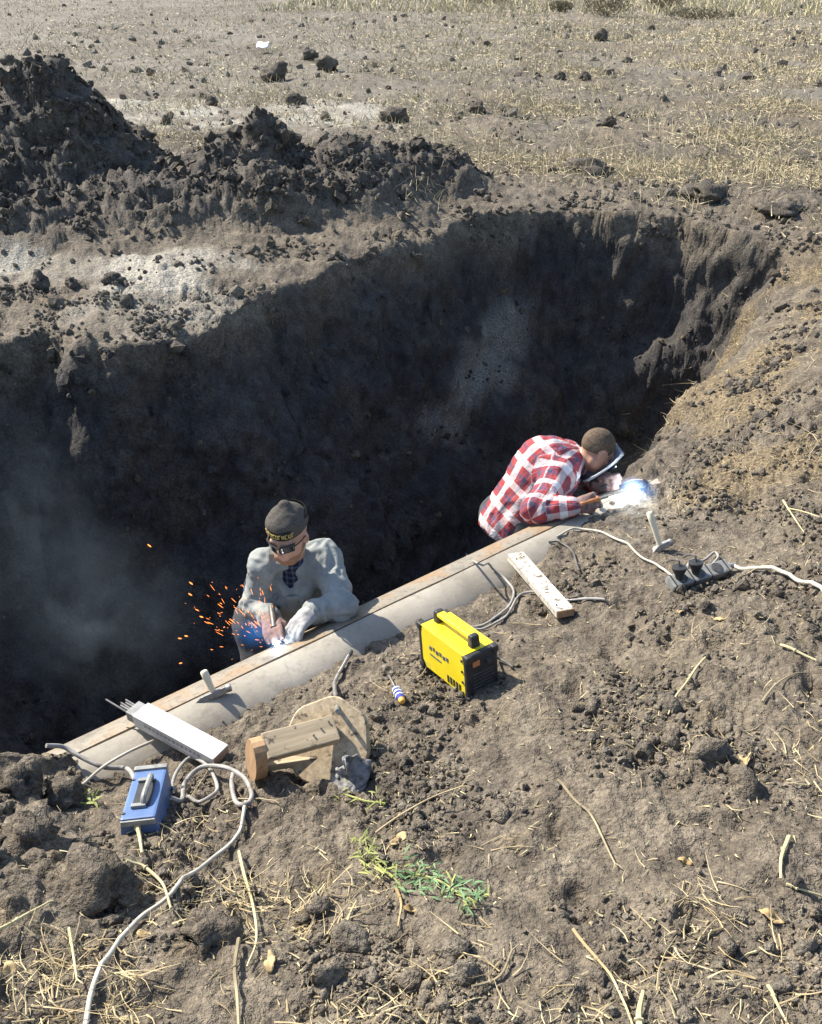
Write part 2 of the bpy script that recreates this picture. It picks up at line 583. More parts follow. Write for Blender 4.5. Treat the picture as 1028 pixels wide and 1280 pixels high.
# soil colour masks (patches of real, different soil)
px = proj(flat2)
fx, fyy, fz = flat2[:, 0], flat2[:, 1], flat2[:, 2]
nz = fbm(flat2 + 3, 0.5, 4)
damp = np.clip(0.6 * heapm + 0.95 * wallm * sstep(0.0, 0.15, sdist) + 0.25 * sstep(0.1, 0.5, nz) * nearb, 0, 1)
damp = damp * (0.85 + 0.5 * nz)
def patch(cx, cy, rx, ry, amt=1.0):
    r = np.sqrt(((fx - cx) / rx) ** 2 + ((fyy - cy) / ry) ** 2) + 0.8 * nz
    return amt * sstep(1.0, 0.55, r)
pale = np.clip(patch(-2.0, 6.35, 1.0, 0.5) + patch(-3.7, 14.0, 1.8, 1.9) + patch(-1.2, 14.0, 1.3, 1.5) + patch(-1.5, 5.6, 0.8, 0.5, 0.45) + patch(-3.3, 6.4, 0.9, .4), 0, 1)
pale *= (1 - wallm) * (1 - 0.9 * heapm) * (0.35 + 0.65 * sstep(-0.2, 0.12, fbm(flat2 + 222, 0.7, 3)))
farpale = 0.26 * sstep(9, 16, fyy) * sstep(-0.35, 0.25, fbm(flat2 + 91, 3.0, 3))
pale = np.clip(pale + farpale, 0, 1)
rightb = sstep(0.9, 1.7, fx) * sstep(3.2, 4.2, fyy) * sstep(7.6, 6.2, fyy) * (1 - heapm)
clay = np.clip(rightb * sstep(0.02, 0.35, fbm(flat2 + 44, 0.55, 4) + 0.10) * 1.0, 0, 0.6)
fieldtan = (0.10 + 0.26 * sstep(-4, 6, fx)) * sstep(9, 13, fyy) * sstep(-0.15, 0.3, fbm(flat2 + 17, 1.7, 4))
clay = np.clip(clay + fieldtan + 0.30 * wallm * sstep(0.15, 0.4, fbm(flat2 + 64, 0.7, 3)) * 0.5, 0, 1)
clay += 0.35 * sstep(0.25, 0.5, fbm(flat2 + 13, 0.3, 3)) * nearb * (1 - rightb)
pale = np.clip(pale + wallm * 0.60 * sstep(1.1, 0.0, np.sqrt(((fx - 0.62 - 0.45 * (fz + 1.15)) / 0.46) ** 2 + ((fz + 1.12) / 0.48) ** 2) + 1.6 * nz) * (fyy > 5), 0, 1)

idx = np.arange(NCOL * NR).reshape(NCOL, NR)
quads = np.stack([idx[:-1, :-1], idx[1:, :-1], idx[1:, 1:], idx[:-1, 1:]], -1).reshape(-1, 4)
hface = (HPg.ravel()[quads].mean(1) > 0.06) & (flat[quads[:, 0], 0] > -9)
def sub_mesh(name, qsel, mat):
    used = np.unique(quads[qsel])
    remap = np.zeros(NCOL * NR, np.int64); remap[used] = np.arange(len(used))
    return mesh_np(name, flat2[used], remap[quads[qsel]], mat, None, True,
                   {'damp': damp[used], 'pale': pale[used], 'clay': clay[used]})
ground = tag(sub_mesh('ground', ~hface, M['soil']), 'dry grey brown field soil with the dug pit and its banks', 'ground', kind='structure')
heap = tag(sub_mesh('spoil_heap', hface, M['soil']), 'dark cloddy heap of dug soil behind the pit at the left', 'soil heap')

# picking places on the built ground
_vis = (px[:, 2] > 0.3) & (np.abs(px[:, 0] - 514) < 900) & (px[:, 1] > -200) & (px[:, 1] < 1600)
_pi = np.where(_vis)[0]
_pp = px[_pi].astype(np.float32)
_gnf = GN.reshape(-1, 3)
def pick(u, v, lift=0.0, tol=5.0):
    d2 = (_pp[:, 0] - u) ** 2 + (_pp[:, 1] - v) ** 2
    tol = max(tol, 9.0) if v > 600 else tol
    c = np.where(d2 < tol * tol)[0]
    if len(c) == 0:
        c = np.array([np.argmin(d2)])
    dmin = _pp[c, 2].min()
    c = c[_pp[c, 2] < dmin + 0.15]
    i = _pi[c[np.argmin(d2[c])]]
    # along the ray through the pixel, at that vertex's depth
    d = ray(u, v)
    return np.array([0, 0, CAM_Z]) + d * px[i, 2] + np.array([0, 0, lift])
def ground_near(x, y, r=0.05):
    """mean height of the built ground round (x, y)"""
    d2 = (flat2[:, 0] - x) ** 2 + (flat2[:, 1] - y) ** 2
    m = d2 < r * r
    return float(flat2[m, 2].mean()) if m.any() else float(flat2[np.argmin(d2), 2])

# ------------------------------------------------------------------ materials of things
M['pipe_steel'] = simple('pipe_steel', (0.03, 0.024, 0.02), (0.07, 0.05, 0.038), 30, 0.7, 0.3)
def pipe_coat():
    t = NT('pipe_coating'); co = t.coord()
    a = t.noise(3.5, 6, 0.6, co); b = t.noise(26, 5, 0.65, co)
    c = t.ramp(a, [(0.3, (0.22, 0.195, 0.158)), (0.52, (0.33, 0.298, 0.245)), (0.75, (0.45, 0.415, 0.355))])
    c = t.mix(t.ramp(b, [(0.56, (0, 0, 0)), (0.80, (0.8, 0.8, 0.8))]), c, (0.19, 0.165, 0.135))
    sep = t.n('ShaderNodeSeparateXYZ'); t.set(sep, 0, co)
    hgt = t.math('ADD', t.math('MULTIPLY', t.math('SUBTRACT', 0.226, sep.outputs[2]), 7.0), t.math('MULTIPLY', t.math('SUBTRACT', t.noise(7, 6, 0.72, co), 0.5), 3.4), 0, True)
    c = t.mix(hgt, c, (0.145, 0.125, 0.10))        # soil dust caked on the lower flank
    return t.surf(c, 0.72, 0, t.bump(b, 0.35, 0.006), 0.3)
M['pipe_coat'] = pipe_coat()
def strip_mat():
    t = NT('rusty_strip'); co = t.coord()
    a = t.noise(5, 6, 0.65, co); b = t.noise(45, 5, 0.65, co)
    c = t.ramp(a, [(0.3, (0.15, 0.135, 0.115)), (0.46, (0.25, 0.22, 0.175)), (0.6, (0.27, 0.185, 0.11)), (0.78, (0.29, 0.265, 0.22))])
    c = t.mix(t.ramp(b, [(0.5, (0, 0, 0)), (0.75, (0.8, 0.8, 0.8))]), c, (0.12, 0.085, 0.055))
    return t.surf(c, 0.6, 0.15, t.bump(b, 0.3, 0.003), 0.4)
M['strip'] = strip_mat()
def wood(name, c1, c2, scale=18, stretch=(1, 14, 14), dirt=0.6):
    t = NT(name)
    mp = t.n('ShaderNodeMapping'); t.set(mp, 'Vector', t.attr('grain', 'Vector')); t.set(mp, 'Scale', stretch)
    g = t.noise(scale / 6, 6, 0.6, mp.outputs[0], 0.6)
    c = t.ramp(g, [(0.3, c1), (0.7, c2)])
    d = t.noise(30, 5, 0.7)
    c = t.mix(t.ramp(d, [(dirt, (0, 0, 0)), (dirt + 0.08, (1, 1, 1))]), c, (0.10, 0.08, 0.06))
    return t.surf(c, 0.75, 0, t.bump(g, 0.35, 0.003), 0.3)
M['wood'] = wood('weathered_wood', (0.26, 0.195, 0.12), (0.52, 0.42, 0.28), dirt=0.56)
M['wood_end'] = wood('sawn_end_wood', (0.27, 0.16, 0.085), (0.44, 0.28, 0.155), dirt=0.6)
M['wood_white'] = wood('pale_board', (0.33, 0.30, 0.25), (0.60, 0.56, 0.49), dirt=0.54)
M['handle_wood'] = wood('handle_wood', (0.66, 0.58, 0.40), (0.80, 0.73, 0.56), dirt=0.75)
M['steel'] = simple('grey_steel', (0.20, 0.19, 0.18), (0.38, 0.36, 0.33), 40, 0.5, 0.6, grime=(0.55, (0.12, 0.09, 0.07)))
M['steel_dark'] = simple('dark_steel', (0.07, 0.065, 0.06), (0.15, 0.14, 0.13), 40, 0.5, 0.5)
M['yellow'] = simple('yellow_paint', (0.74, 0.56, 0.010), (0.82, 0.65, 0.02), 12, 0.42, 0, 0.05, 0.001, 0.5, grime=(0.58, (0.42, 0.34, 0.13)))
M['black_plastic'] = simple('black_plastic', (0.018, 0.018, 0.02), (0.040, 0.038, 0.038), 25, 0.5, 0, 0.1, 0.001, grime=(0.60, (0.10, 0.085, 0.07)))
M['blue'] = simple('blue_paint', (0.06, 0.115, 0.26), (0.10, 0.17, 0.33), 14, 0.5, 0.0, 0.1, 0.001, grime=(0.55, (0.17, 0.17, 0.17)))
M['grey_plastic'] = simple('grey_plastic', (0.17, 0.175, 0.17), (0.30, 0.30, 0.28), 25, 0.55, grime=(0.58, (0.13, 0.11, 0.09)))
M['carton'] = simple('white_carton', (0.52, 0.50, 0.46), (0.66, 0.64, 0.60), 9, 0.7, 0, 0.15, 0.002, grime=(0.68, (0.45, 0.40, 0.33)))
M['print'] = simple('dark_print', (0.05, 0.05, 0.06), (0.12, 0.12, 0.13), 30, 0.7)
M['print_faint'] = simple('worn_print', (0.22, 0.22, 0.23), (0.42, 0.41, 0.40), 30, 0.8)
M['carton_end'] = simple('kraft_end', (0.33, 0.23, 0.17), (0.46, 0.34, 0.26), 20, 0.8)
M['cable_grey'] = simple('grey_rubber', (0.20, 0.19, 0.175), (0.36, 0.34, 0.31), 20, 0.6, 0, 0.2, 0.001, grime=(0.56, (0.12, 0.10, 0.085)))
M['cable_pale'] = simple('pale_cable', (0.34, 0.31, 0.25), (0.50, 0.46, 0.39), 16, 0.55, 0, 0.1, 0.001, grime=(0.60, (0.28, 0.24, 0.19)))
M['cable_dark'] = simple('dark_cable', (0.06, 0.055, 0.05), (0.13, 0.12, 0.105), 16, 0.55)
M['copper'] = simple('copper_red', (0.45, 0.16, 0.06), (0.60, 0.26, 0.10), 30, 0.5, 0.2)
M['blue_plastic'] = simple('blue_handle', (0.02, 0.025, 0.20), (0.05, 0.06, 0.33), 20, 0.3)
M['white_plastic'] = simple('white_band', (0.72, 0.74, 0.80), (0.82, 0.84, 0.88), 20, 0.3)
M['amber'] = simple('amber_plastic', (0.60, 0.28, 0.04), (0.70, 0.38, 0.08), 20, 0.4)
M['skin'] = simple('skin', (0.40, 0.215, 0.145), (0.52, 0.29, 0.20), 14, 0.5, 0, 0.12, 0.001, 0.45)
M['hair'] = simple('cropped_hair', (0.055, 0.036, 0.022), (0.17, 0.115, 0.07), 95, 0.75, 0, 0.9, 0.006)
M['beard'] = simple('ginger_stubble', (0.24, 0.115, 0.055), (0.36, 0.185, 0.10), 160, 0.7, 0, 0.6, 0.004)
M['cap'] = simple('knit_wool', (0.065, 0.057, 0.050), (0.125, 0.112, 0.098), 130, 0.95, 0, 0.8, 0.004, 0.1)
M['cap_band'] = simple('knit_band', (0.020, 0.018, 0.017), (0.045, 0.040, 0.036), 130, 0.95, 0, 0.7, 0.003, 0.1)
M['gold'] = simple('gold_thread', (0.34, 0.25, 0.07), (0.48, 0.37, 0.12), 200, 0.6)
def denim():
    t = NT('faded_canvas'); co = t.coord()
    a = t.noise(7, 6, 0.6, co); b = t.noise(60, 4, 0.6, co)
    c = t.ramp(a, [(0.3, (0.175, 0.19, 0.185)), (0.5, (0.255, 0.268, 0.255)), (0.72, (0.36, 0.365, 0.335))])
    c = t.mix(t.ramp(b, [(0.58, (0, 0, 0)), (0.8, (0.7, 0.7, 0.7))]), c, (0.12, 0.125, 0.125))
    n1 = t.bump(t.noise(22, 4, 0.6, co, 1.2), 0.35, 0.015)
    n2 = t.bump(t.noise(420, 2, 0.5, co), 0.3, 0.001, n1)
    return t.surf(c, 0.9, 0, n2, 0.15)
M['canvas'] = denim()
M['trousers'] = simple('work_trousers', (0.035, 0.038, 0.045), (0.07, 0.073, 0.08), 10, 0.9, 0, 0.3, 0.01)
M['glove'] = simple('suede_glove', (0.26, 0.255, 0.25), (0.42, 0.41, 0.40), 30, 0.9, 0, 0.5, 0.004, grime=(0.58, (0.13, 0.12, 0.115)))
M['glove_dark'] = simple('dirty_glove', (0.16, 0.10, 0.085), (0.27, 0.17, 0.145), 30, 0.9, 0, 0.5, 0.004, grime=(0.60, (0.06, 0.05, 0.045)))
M['boots'] = simple('boot_leather', (0.02, 0.017, 0.015), (0.045, 0.04, 0.035), 20, 0.6)
def plaid(name, base, s1, s2, period, dark):
    t = NT(name)
    v = t.attr('plaid', 'Vector')
    sep = t.n('ShaderNodeSeparateXYZ'); t.set(sep, 0, v)
    def prof(axis):
        f = t.math('FRACT', t.math('DIVIDE', sep.outputs[axis], period))
        nd = t.n('ShaderNodeValToRGB'); nd.color_ramp.interpolation = 'CONSTANT'
        e = nd.color_ramp.elements
        st = [(0.0, base), (0.25, s1), (0.54, base), (0.68, s2), (0.73, base), (0.79, s2), (0.95, base)]
        while len(e) < len(st): e.new(0.5)
        for el, (p, c) in zip(e, st):
            el.position = p; el.color = (*c, 1)
        t.set(nd, 'Fac', f)
        return nd.outputs[0]
    c = t.mix(0.5, prof(0), prof(1))
    c = t.mix(1.0, c, t.ramp(t.noise(9, 5, 0.6), [(0.3, (0.8, 0.8, 0.8)), (0.7, (1.1, 1.1, 1.1))]), 'MULTIPLY')
    n1 = t.bump(t.noise(13, 4, 0.6, None, 1.0), 0.5, 0.035)
    return t.surf(c, 0.9, 0, n1, 0.15)
M['plaid_red'] = plaid('red_plaid_flannel', (0.34, 0.060, 0.062), (0.74, 0.72, 0.71), (0.06, 0.075, 0.13), 0.132, 0)
M['plaid_navy'] = plaid('navy_check_cotton', (0.022, 0.027, 0.05), (0.10, 0.12, 0.18), (0.012, 0.014, 0.025), 0.03, 0)
t = NT('dark_visor'); t.surf((0.02, 0.022, 0.025), 0.12, 0, None, 0.6); M['visor'] = t.m
t = NT('face_shield'); t.surf((0.22, 0.24, 0.27), 0.25, 0, None, 0.6); M['shield'] = t.m
M['rag'] = simple('dirty_rag', (0.05, 0.046, 0.044), (0.36, 0.35, 0.34), 30, 0.95, 0, 0.5, 0.01)
M['paper'] = simple('white_scrap', (0.75, 0.75, 0.75), (0.85, 0.85, 0.85), 20, 0.7)

def with_grain(o, origin, R):
    """store wood-grain coordinates on the mesh: local x runs along the grain"""
    me = o.data
    co = np.zeros(len(me.vertices) * 3, np.float32); me.vertices.foreach_get('co', co)
    co = co.reshape(-1, 3) + np.array(world_loc(o), np.float32) - np.asarray(origin, np.float32)
    a = me.attributes.new('grain', 'FLOAT_VECTOR', 'POINT')
    a.data.foreach_set('vector', (co @ np.asarray(R, np.float32)).ravel())
    return o

UP = np.array([0, 0, 1.0])

# ------------------------------------------------------------------ the pipe
def arc_shell(r0, r1, a0, a1, s0, s1, na, ns, wob=0.0):
    """curved plate round the pipe axis; angle 0 = straight up, positive = towards the camera"""
    V, F = [], []
    ax = np.array([0, 0, 0.0])
    for i in range(ns + 1):
        s = s0 + (s1 - s0) * i / ns
        c = pipe_xy(s, AXQ)
        for (r, rev) in ((r0, 0), (r1, 1)):
            for j in range(na + 1):
                a = a0 + (a1 - a0) * j / na
                w = wob * math.sin(s * 9.1 + j) * (1 if j in (0, na) else 0) / r
                d = -PFAR * math.sin(a + w)
                V.append((c[0] + r * d[0], c[1] + r * d[1], AX_Z + r * math.cos(a + w)))
    m = 2 * (na + 1)
    for i in range(ns):
        b, n = i * m, (i + 1) * m
        for j in range(na):
            F.append([b + j, b + j + 1, n + j + 1, n + j][::-1])
            k = na + 1
            F.append([b + k + j, b + k + j + 1, n + k + j + 1, n + k + j])
        F.append([b, n, n + na + 1, b + na + 1][::-1]); F.append([b + na, n + na, n + m - 1, b + m - 1])
    for b in (0, ns * m):
        F.append([b + j for j in range(na + 1)] + [b + na + 1 + j for j in range(na, -1, -1)])
    bm = bmesh.new()
    vs = [bm.verts.new(v) for v in V]
    for f in F:
        bm.faces.new([vs[i] for i in f])
    bmesh.ops.recalc_face_normals(bm, faces=bm.faces)
    bm.verts.index_update()
    out = MB().add([v.co[:] for v in bm.verts], [[v.index for v in f.verts] for f in bm.faces])
    bm.free()
    return out
c0, c1 = pipe_xy(-1.9, AXQ), pipe_xy(3.1, AXQ)
mid = pipe_xy(0.6, AXQ)
pipe = thing('steel_pipe', (mid[0], mid[1], AX_Z), 'thick grey coated pipe lying across the near edge of the pit', 'pipe')
MB().cyl((*c0, AX_Z), (*c1, AX_Z), PIPE_R - 0.022, seg=64, rings=40).build('pipe_wall', M['pipe_steel'], pipe, True)
arc_shell(PIPE_R - 0.0215, PIPE_R, rad(-4.0), rad(118), -1.9, 3.0, 40, 90, 0.002).build('near_coating', M['pipe_coat'], pipe, True)
arc_shell(PIPE_R - 0.0215, PIPE_R - 0.001, rad(-75), rad(-6.8), -1.6, 1.66, 24, 80, 0.002).build('seam_strip', M['strip'], pipe, True)
arc_shell(PIPE_R - 0.0215, PIPE_R - 0.003, rad(-75), rad(-6.4), 1.665, 3.0, 24, 20, 0.002).build('far_coating', M['pipe_coat'], pipe, True)

# ------------------------------------------------------------------ implicit bodies: rounded cones and ellipsoids, smoothly joined, meshed with surface nets
class SDF:
    def __init__(self, lo, hi, h):
        self.lo = np.asarray(lo, float); self.h = h
        self.n = np.ceil((np.asarray(hi, float) - self.lo) / h).astype(int) + 1
        self.F = np.full(self.n, 0.2, np.float32)
    def _block(self, lo, hi, pad):
        a = np.clip(np.floor((np.asarray(lo) - pad - self.lo) / self.h).astype(int), 0, self.n - 1)
        b = np.clip(np.ceil((np.asarray(hi) + pad - self.lo) / self.h).astype(int) + 1, 1, self.n)
        sl = tuple(slice(x, y) for x, y in zip(a, b))
        g = [self.lo[i] + self.h * np.arange(a[i], b[i], dtype=np.float32) for i in range(3)]
        return sl, np.stack(np.meshgrid(*g, indexing='ij'), -1)
    def _join(self, sl, d, k, cut=False):
        f = self.F[sl]
        if cut:
            d = -d
            hh = np.clip(k - np.abs(f - d), 0, None) / k
            self.F[sl] = np.maximum(f, d) + hh * hh * k * 0.25
        else:
            hh = np.clip(k - np.abs(f - d), 0, None) / k
            self.F[sl] = np.minimum(f, d) - hh * hh * k * 0.25
    def cone(self, a, b, ra, rb=None, k=0.02, squash=None, cut=False):
        rb = ra if rb is None else rb
        a, b = np.asarray(a, float), np.asarray(b, float)
        R = max(ra, rb)
        sl, g = self._block(np.minimum(a, b) - R * 1.6, np.maximum(a, b) + R * 1.6, k + 0.03)
        ab = b - a
        v = g - a.astype(np.float32)
        if squash is not None:         # (direction, factor): thinner along that direction
            dr, fc = nrmz(squash[0]), squash[1]
            t0 = np.clip((v @ ab) / (ab @ ab), 0, 1)
            off = v - t0[..., None] * ab
            comp = off @ dr
            off = off + (comp * (1 / fc - 1))[..., None] * dr
            d = np.linalg.norm(off, axis=-1) - (ra + (rb - ra) * t0)
        else:
            t0 = np.clip((v @ ab) / (ab @ ab), 0, 1)
            d = np.linalg.norm(v - t0[..., None] * ab, axis=-1) - (ra + (rb - ra) * t0)
        self._join(sl, d.astype(np.float32), k, cut)
        return self
    def chain(self, pts, rs, k=0.02, squash=None):
        for i in range(len(pts) - 1):
            self.cone(pts[i], pts[i + 1], rs[i], rs[i + 1], k, squash)
        return self
    def ell(self, c, r, R=np.eye(3), k=0.02, cut=False):
        c = np.asarray(c, float); m = max(r)
        sl, g = self._block(c - m, c + m, k + 0.03)
        q = ((g - c) @ np.asarray(R)) / np.asarray(r, float)
        k0 = np.linalg.norm(q, axis=-1); k1 = np.linalg.norm(q / np.asarray(r, float), axis=-1) + 1e-9
        self._join(sl, (k0 * (k0 - 1) / k1).astype(np.float32), k, cut)
        return self
    def plane_cut(self, p, n, k=0.004):
        """remove what lies on the side n points to"""
        g = [self.lo[i] + self.h * np.arange(self.n[i], dtype=np.float32) for i in range(3)]
        G = np.stack(np.meshgrid(*g, indexing='ij'), -1)
        d = (G - np.asarray(p)) @ nrmz(n)
        self.F = np.maximum(self.F, d.astype(np.float32))
        return self
    def mesh(self):
        F, n = self.F, self.n
        for ax in range(3):
            s = [slice(None)] * 3
            s[ax] = 0; F[tuple(s)] = np.maximum(F[tuple(s)], 0.01)
            s[ax] = -1; F[tuple(s)] = np.maximum(F[tuple(s)], 0.01)
        ins = F < 0
        c = np.zeros(n - 1, np.int8)
        corners = [(i, j, k) for i in (0, 1) for j in (0, 1) for k in (0, 1)]
        sl = lambda o: tuple(slice(o[i], n[i] - 1 + o[i]) for i in range(3))
        for o in corners:
            c += ins[sl(o)]
        act = (c > 0) & (c < 8)
        idx = np.full(n - 1, -1, np.int64); idx[act] = np.arange(act.sum())
        cell = np.argwhere(act).astype(float)
        pos = np.zeros((len(cell), 3)); cnt = np.zeros(len(cell))
        for a in corners:
            for ax in range(3):
                if a[ax]: continue
                b = list(a); b[ax] = 1
                va, vb = F[sl(a)][act], F[sl(tuple(b))][act]
                cr = (va < 0) != (vb < 0)
                t = np.where(cr, va / np.where(cr, va - vb, 1), 0)
                p = np.tile(np.array(a, float), (len(cell), 1)); p[:, ax] += t
                pos += p * cr[:, None]; cnt += cr
        V = self.lo + self.h * (cell + pos / cnt[:, None])
        Q = []
        for ax in range(3):
            o1, o2 = (ax + 1) % 3, (ax + 2) % 3
            s0 = [slice(1, n[i] - 1) for i in range(3)]; s1 = list(s0)
            s0[ax] = slice(0, n[ax] - 1); s1[ax] = slice(1, n[ax])
            A, B = ins[tuple(s0)], ins[tuple(s1)]
            for (m, flip) in ((A & ~B, False), (~A & B, True)):
                w = np.argwhere(m)
                if len(w) == 0: continue
                w[:, o1] += 1; w[:, o2] += 1
                def gi(d1, d2):
                    q = w.copy(); q[:, o1] -= d1; q[:, o2] -= d2
                    return idx[q[:, 0], q[:, 1], q[:, 2]]
                q = np.stack([gi(1, 1), gi(0, 1), gi(0, 0), gi(1, 0)], 1)
                Q.append(q[:, ::-1] if flip else q)
        return V, np.concatenate(Q)

def relax(V, Q, n=2, f=0.5):
    for _ in range(n):
        acc = np.zeros_like(V); cnt = np.zeros(len(V))
        for i in range(4):
            for j in ((i + 1) % 4, (i + 3) % 4):
                np.add.at(acc, Q[:, i], V[Q[:, j]]); np.add.at(cnt, Q[:, i], 1)
        V = V + f * (acc / np.maximum(cnt, 1)[:, None] - V)
    return V
def vnormals(V, Q):
    fn = np.cross(V[Q[:, 2]] - V[Q[:, 0]], V[Q[:, 3]] - V[Q[:, 1]])
    N = np.zeros_like(V)
    for i in range(4):
        np.add.at(N, Q[:, i], fn)
    return N / (np.linalg.norm(N, axis=1, keepdims=True) + 1e-12)

def cloth_mesh(sdf, folds=0.006, scale=0.09, seed=0, creases=()):
    V, Q = sdf.mesh()
    V = relax(V, Q, 2)
    N = vnormals(V, Q)
    amp = np.full(len(V), folds)
    for (c, r, a) in creases:
        amp += a * np.exp(-((V - np.asarray(c)) ** 2).sum(1) / r ** 2)
    # folds: ridged noise, stretched by the domain warp
    w = np.stack([pnoise(V / 0.16 + seed + k * 9) for k in range(3)], 1) * 0.06
    S3 = np.array([1.0, 1.0, 0.5])
    r = 0.8 - 2.4 * np.abs(pnoise((V + w) * S3 / scale + seed)) ** 1.3 + 0.5 * pnoise((V + w) * np.array([0.6, 1, 1.2]) / (scale * 0.45) + seed + 5)
    V = V + N * (amp * r)[:, None]
    V = relax(V, Q, 1)
    return V, Q

def bone_uv(V, bones):
    """plaid coordinates from the nearest bone: (around, along); bones: (a, b, reference direction, offset)"""
    best = np.full(len(V), 1e9); uv = np.zeros((len(V), 3), np.float32)
    for (a, b, ref, rr0, off) in bones:
        a, b = np.asarray(a, float), np.asarray(b, float)
        ab = b - a; L = np.linalg.norm(ab); d = ab / L
        v = V - a
        t = np.clip(v @ d, 0, L)
        dist = np.linalg.norm(v - t[:, None] * d, axis=1) - rr0
        e1 = nrmz(np.asarray(ref, float) - d * np.dot(ref, d)); e2 = np.cross(d, e1)
        ang = np.arctan2(v @ e2, v @ e1)
        m = dist < best
        best = np.where(m, dist, best)
        uv[m, 0] = (ang * rr0)[m] + off; uv[m, 1] = (v @ d)[m] + off
    return uv

def hand_prims(S, wrist, d, n, side, curl=0.9, r=0.0105, spread=0.02, thumb_in=0.5):
    """palm and five bent fingers; d finger direction, n out of the palm, side +1/-1 where the thumb is"""
    d = nrmz(d); n = nrmz(np.asarray(n) - d * np.dot(n, d)); s = np.cross(d, n) * side
    w = np.asarray(wrist, float)
    S.cone(w, w + d * 0.05, 0.029, 0.036, 0.02, squash=(n, 0.62))
    for x in (-0.020, 0.020):
        S.cone(w + d * 0.03 + s * x, w + d * 0.085 + s * x * 1.25, 0.021, 0.018, 0.02, squash=(n, 0.75))
    for k, (x, L) in enumerate(((0.030, 0.070), (0.010, 0.080), (-0.011, 0.074), (-0.031, 0.058))):
        p = w + d * 0.090 + s * x * 1.05
        a = 0.0
        for seg in (0.45, 0.32, 0.26):
            a += curl * (0.55 + 0.1 * k)
            q = p + L * seg * (d * math.cos(a) - n * -math.sin(a) + s * x * spread)
            S.cone(p, q, r, r * 0.92, 0.007)
            p = q
    p = w + d * 0.03 + s * 0.036
    q = p + 0.042 * nrmz(d * 0.75 + s * (0.75 - thumb_in) + n * 0.35)
    S.cone(p - s * 0.012, q, r * 1.35, r * 1.1, 0.012)
    S.cone(q, q + 0.030 * nrmz(d * 0.9 + n * 0.55 - s * 0.25), r * 1.1, r * 0.95, 0.006)

def head_prims(S, c, f, u, sc=1.0, bald=False):
    """head about 0.23 tall; c centre, f face direction, u up"""
    f = nrmz(f); u = nrmz(np.asarray(u) - f * np.dot(u, f)); s = np.cross(f, u)
    R = np.stack([s, f, u], 1)
    L = lambda x, y, z: np.asarray(c) + sc * (x * s + y * f + z * u)
    S.ell(L(0, -0.012, 0.030), (0.074 * sc, 0.095 * sc, 0.086 * sc), R, 0.02)       # skull
    S.ell(L(0, 0.030, -0.030), (0.058 * sc, 0.062 * sc, 0.072 * sc), R, 0.03)       # face
    S.ell(L(0, 0.048, -0.082), (0.034 * sc, 0.034 * sc, 0.026 * sc), R, 0.03)       # chin
    for x in (-1, 1):
        S.ell(L(0.046 * x, 0.012, -0.055), (0.020 * sc, 0.036 * sc, 0.032 * sc), R, 0.025)   # jaw
        S.ell(L(0.036 * x, 0.070, -0.020), (0.020 * sc, 0.016 * sc, 0.014 * sc), R, 0.015)   # cheek
        S.ell(L(0.077 * x, -0.010, -0.008), (0.010 * sc, 0.019 * sc, 0.031 * sc), R, 0.008)  # ear
        S.ell(L(0.082 * x, -0.004, -0.006), (0.006 * sc, 0.009 * sc, 0.015 * sc), R, 0.005, cut=True)
        S.ell(L(0.031 * x, 0.098, 0.012), (0.015 * sc, 0.012 * sc, 0.010 * sc), R, 0.012, cut=True)   # eye socket
        S.ell(L(0.031 * x, 0.079, 0.012), (0.012 * sc, 0.012 * sc, 0.010 * sc), R, 0.004)    # eyeball
    S.cone(L(-0.04, 0.078, 0.028), L(0.04, 0.078, 0.028), 0.010 * sc, None, 0.015)            # brow
    S.cone(L(0, 0.085, 0.016), L(0, 0.108, -0.022), 0.008 * sc, 0.013 * sc, 0.012)            # nose
    S.cone(L(-0.018, 0.084, -0.052), L(0.018, 0.084, -0.052), 0.007 * sc, None, 0.008)        # lips
    S.cone(L(-0.016, 0.096, -0.0515), L(0.016, 0.096, -0.0515), 0.0025 * sc, None, 0.003, cut=True)
    return L, R

PX = lambda u, v, y: at_y(u, v, y)

# ------------------------------------------------------------------ worker in the grey jacket
def legs(S, pel, fwd, feet, k=0.04, infl=0.0):
    side = nrmz(np.cross(fwd, UP))
    out = []
    for x, ft in zip((-1, 1), feet):
        hip = pel + side * 0.095 * x
        ank = np.array([ft[0], ft[1], FLOOR_Z + 0.10])
        L = np.linalg.norm(ank - hip)
        kb = math.sqrt(max(0.0, 0.44 ** 2 - (L / 2) ** 2)) if L < 0.88 else 0.02
        knee = (hip + ank) / 2 + nrmz(fwd) * kb
        S.cone(hip, knee, 0.088 + infl, 0.060 + infl, k); S.cone(knee, ank, 0.060 + infl, 0.042 + infl, k)
        out.append((hip, knee, ank))
    return out

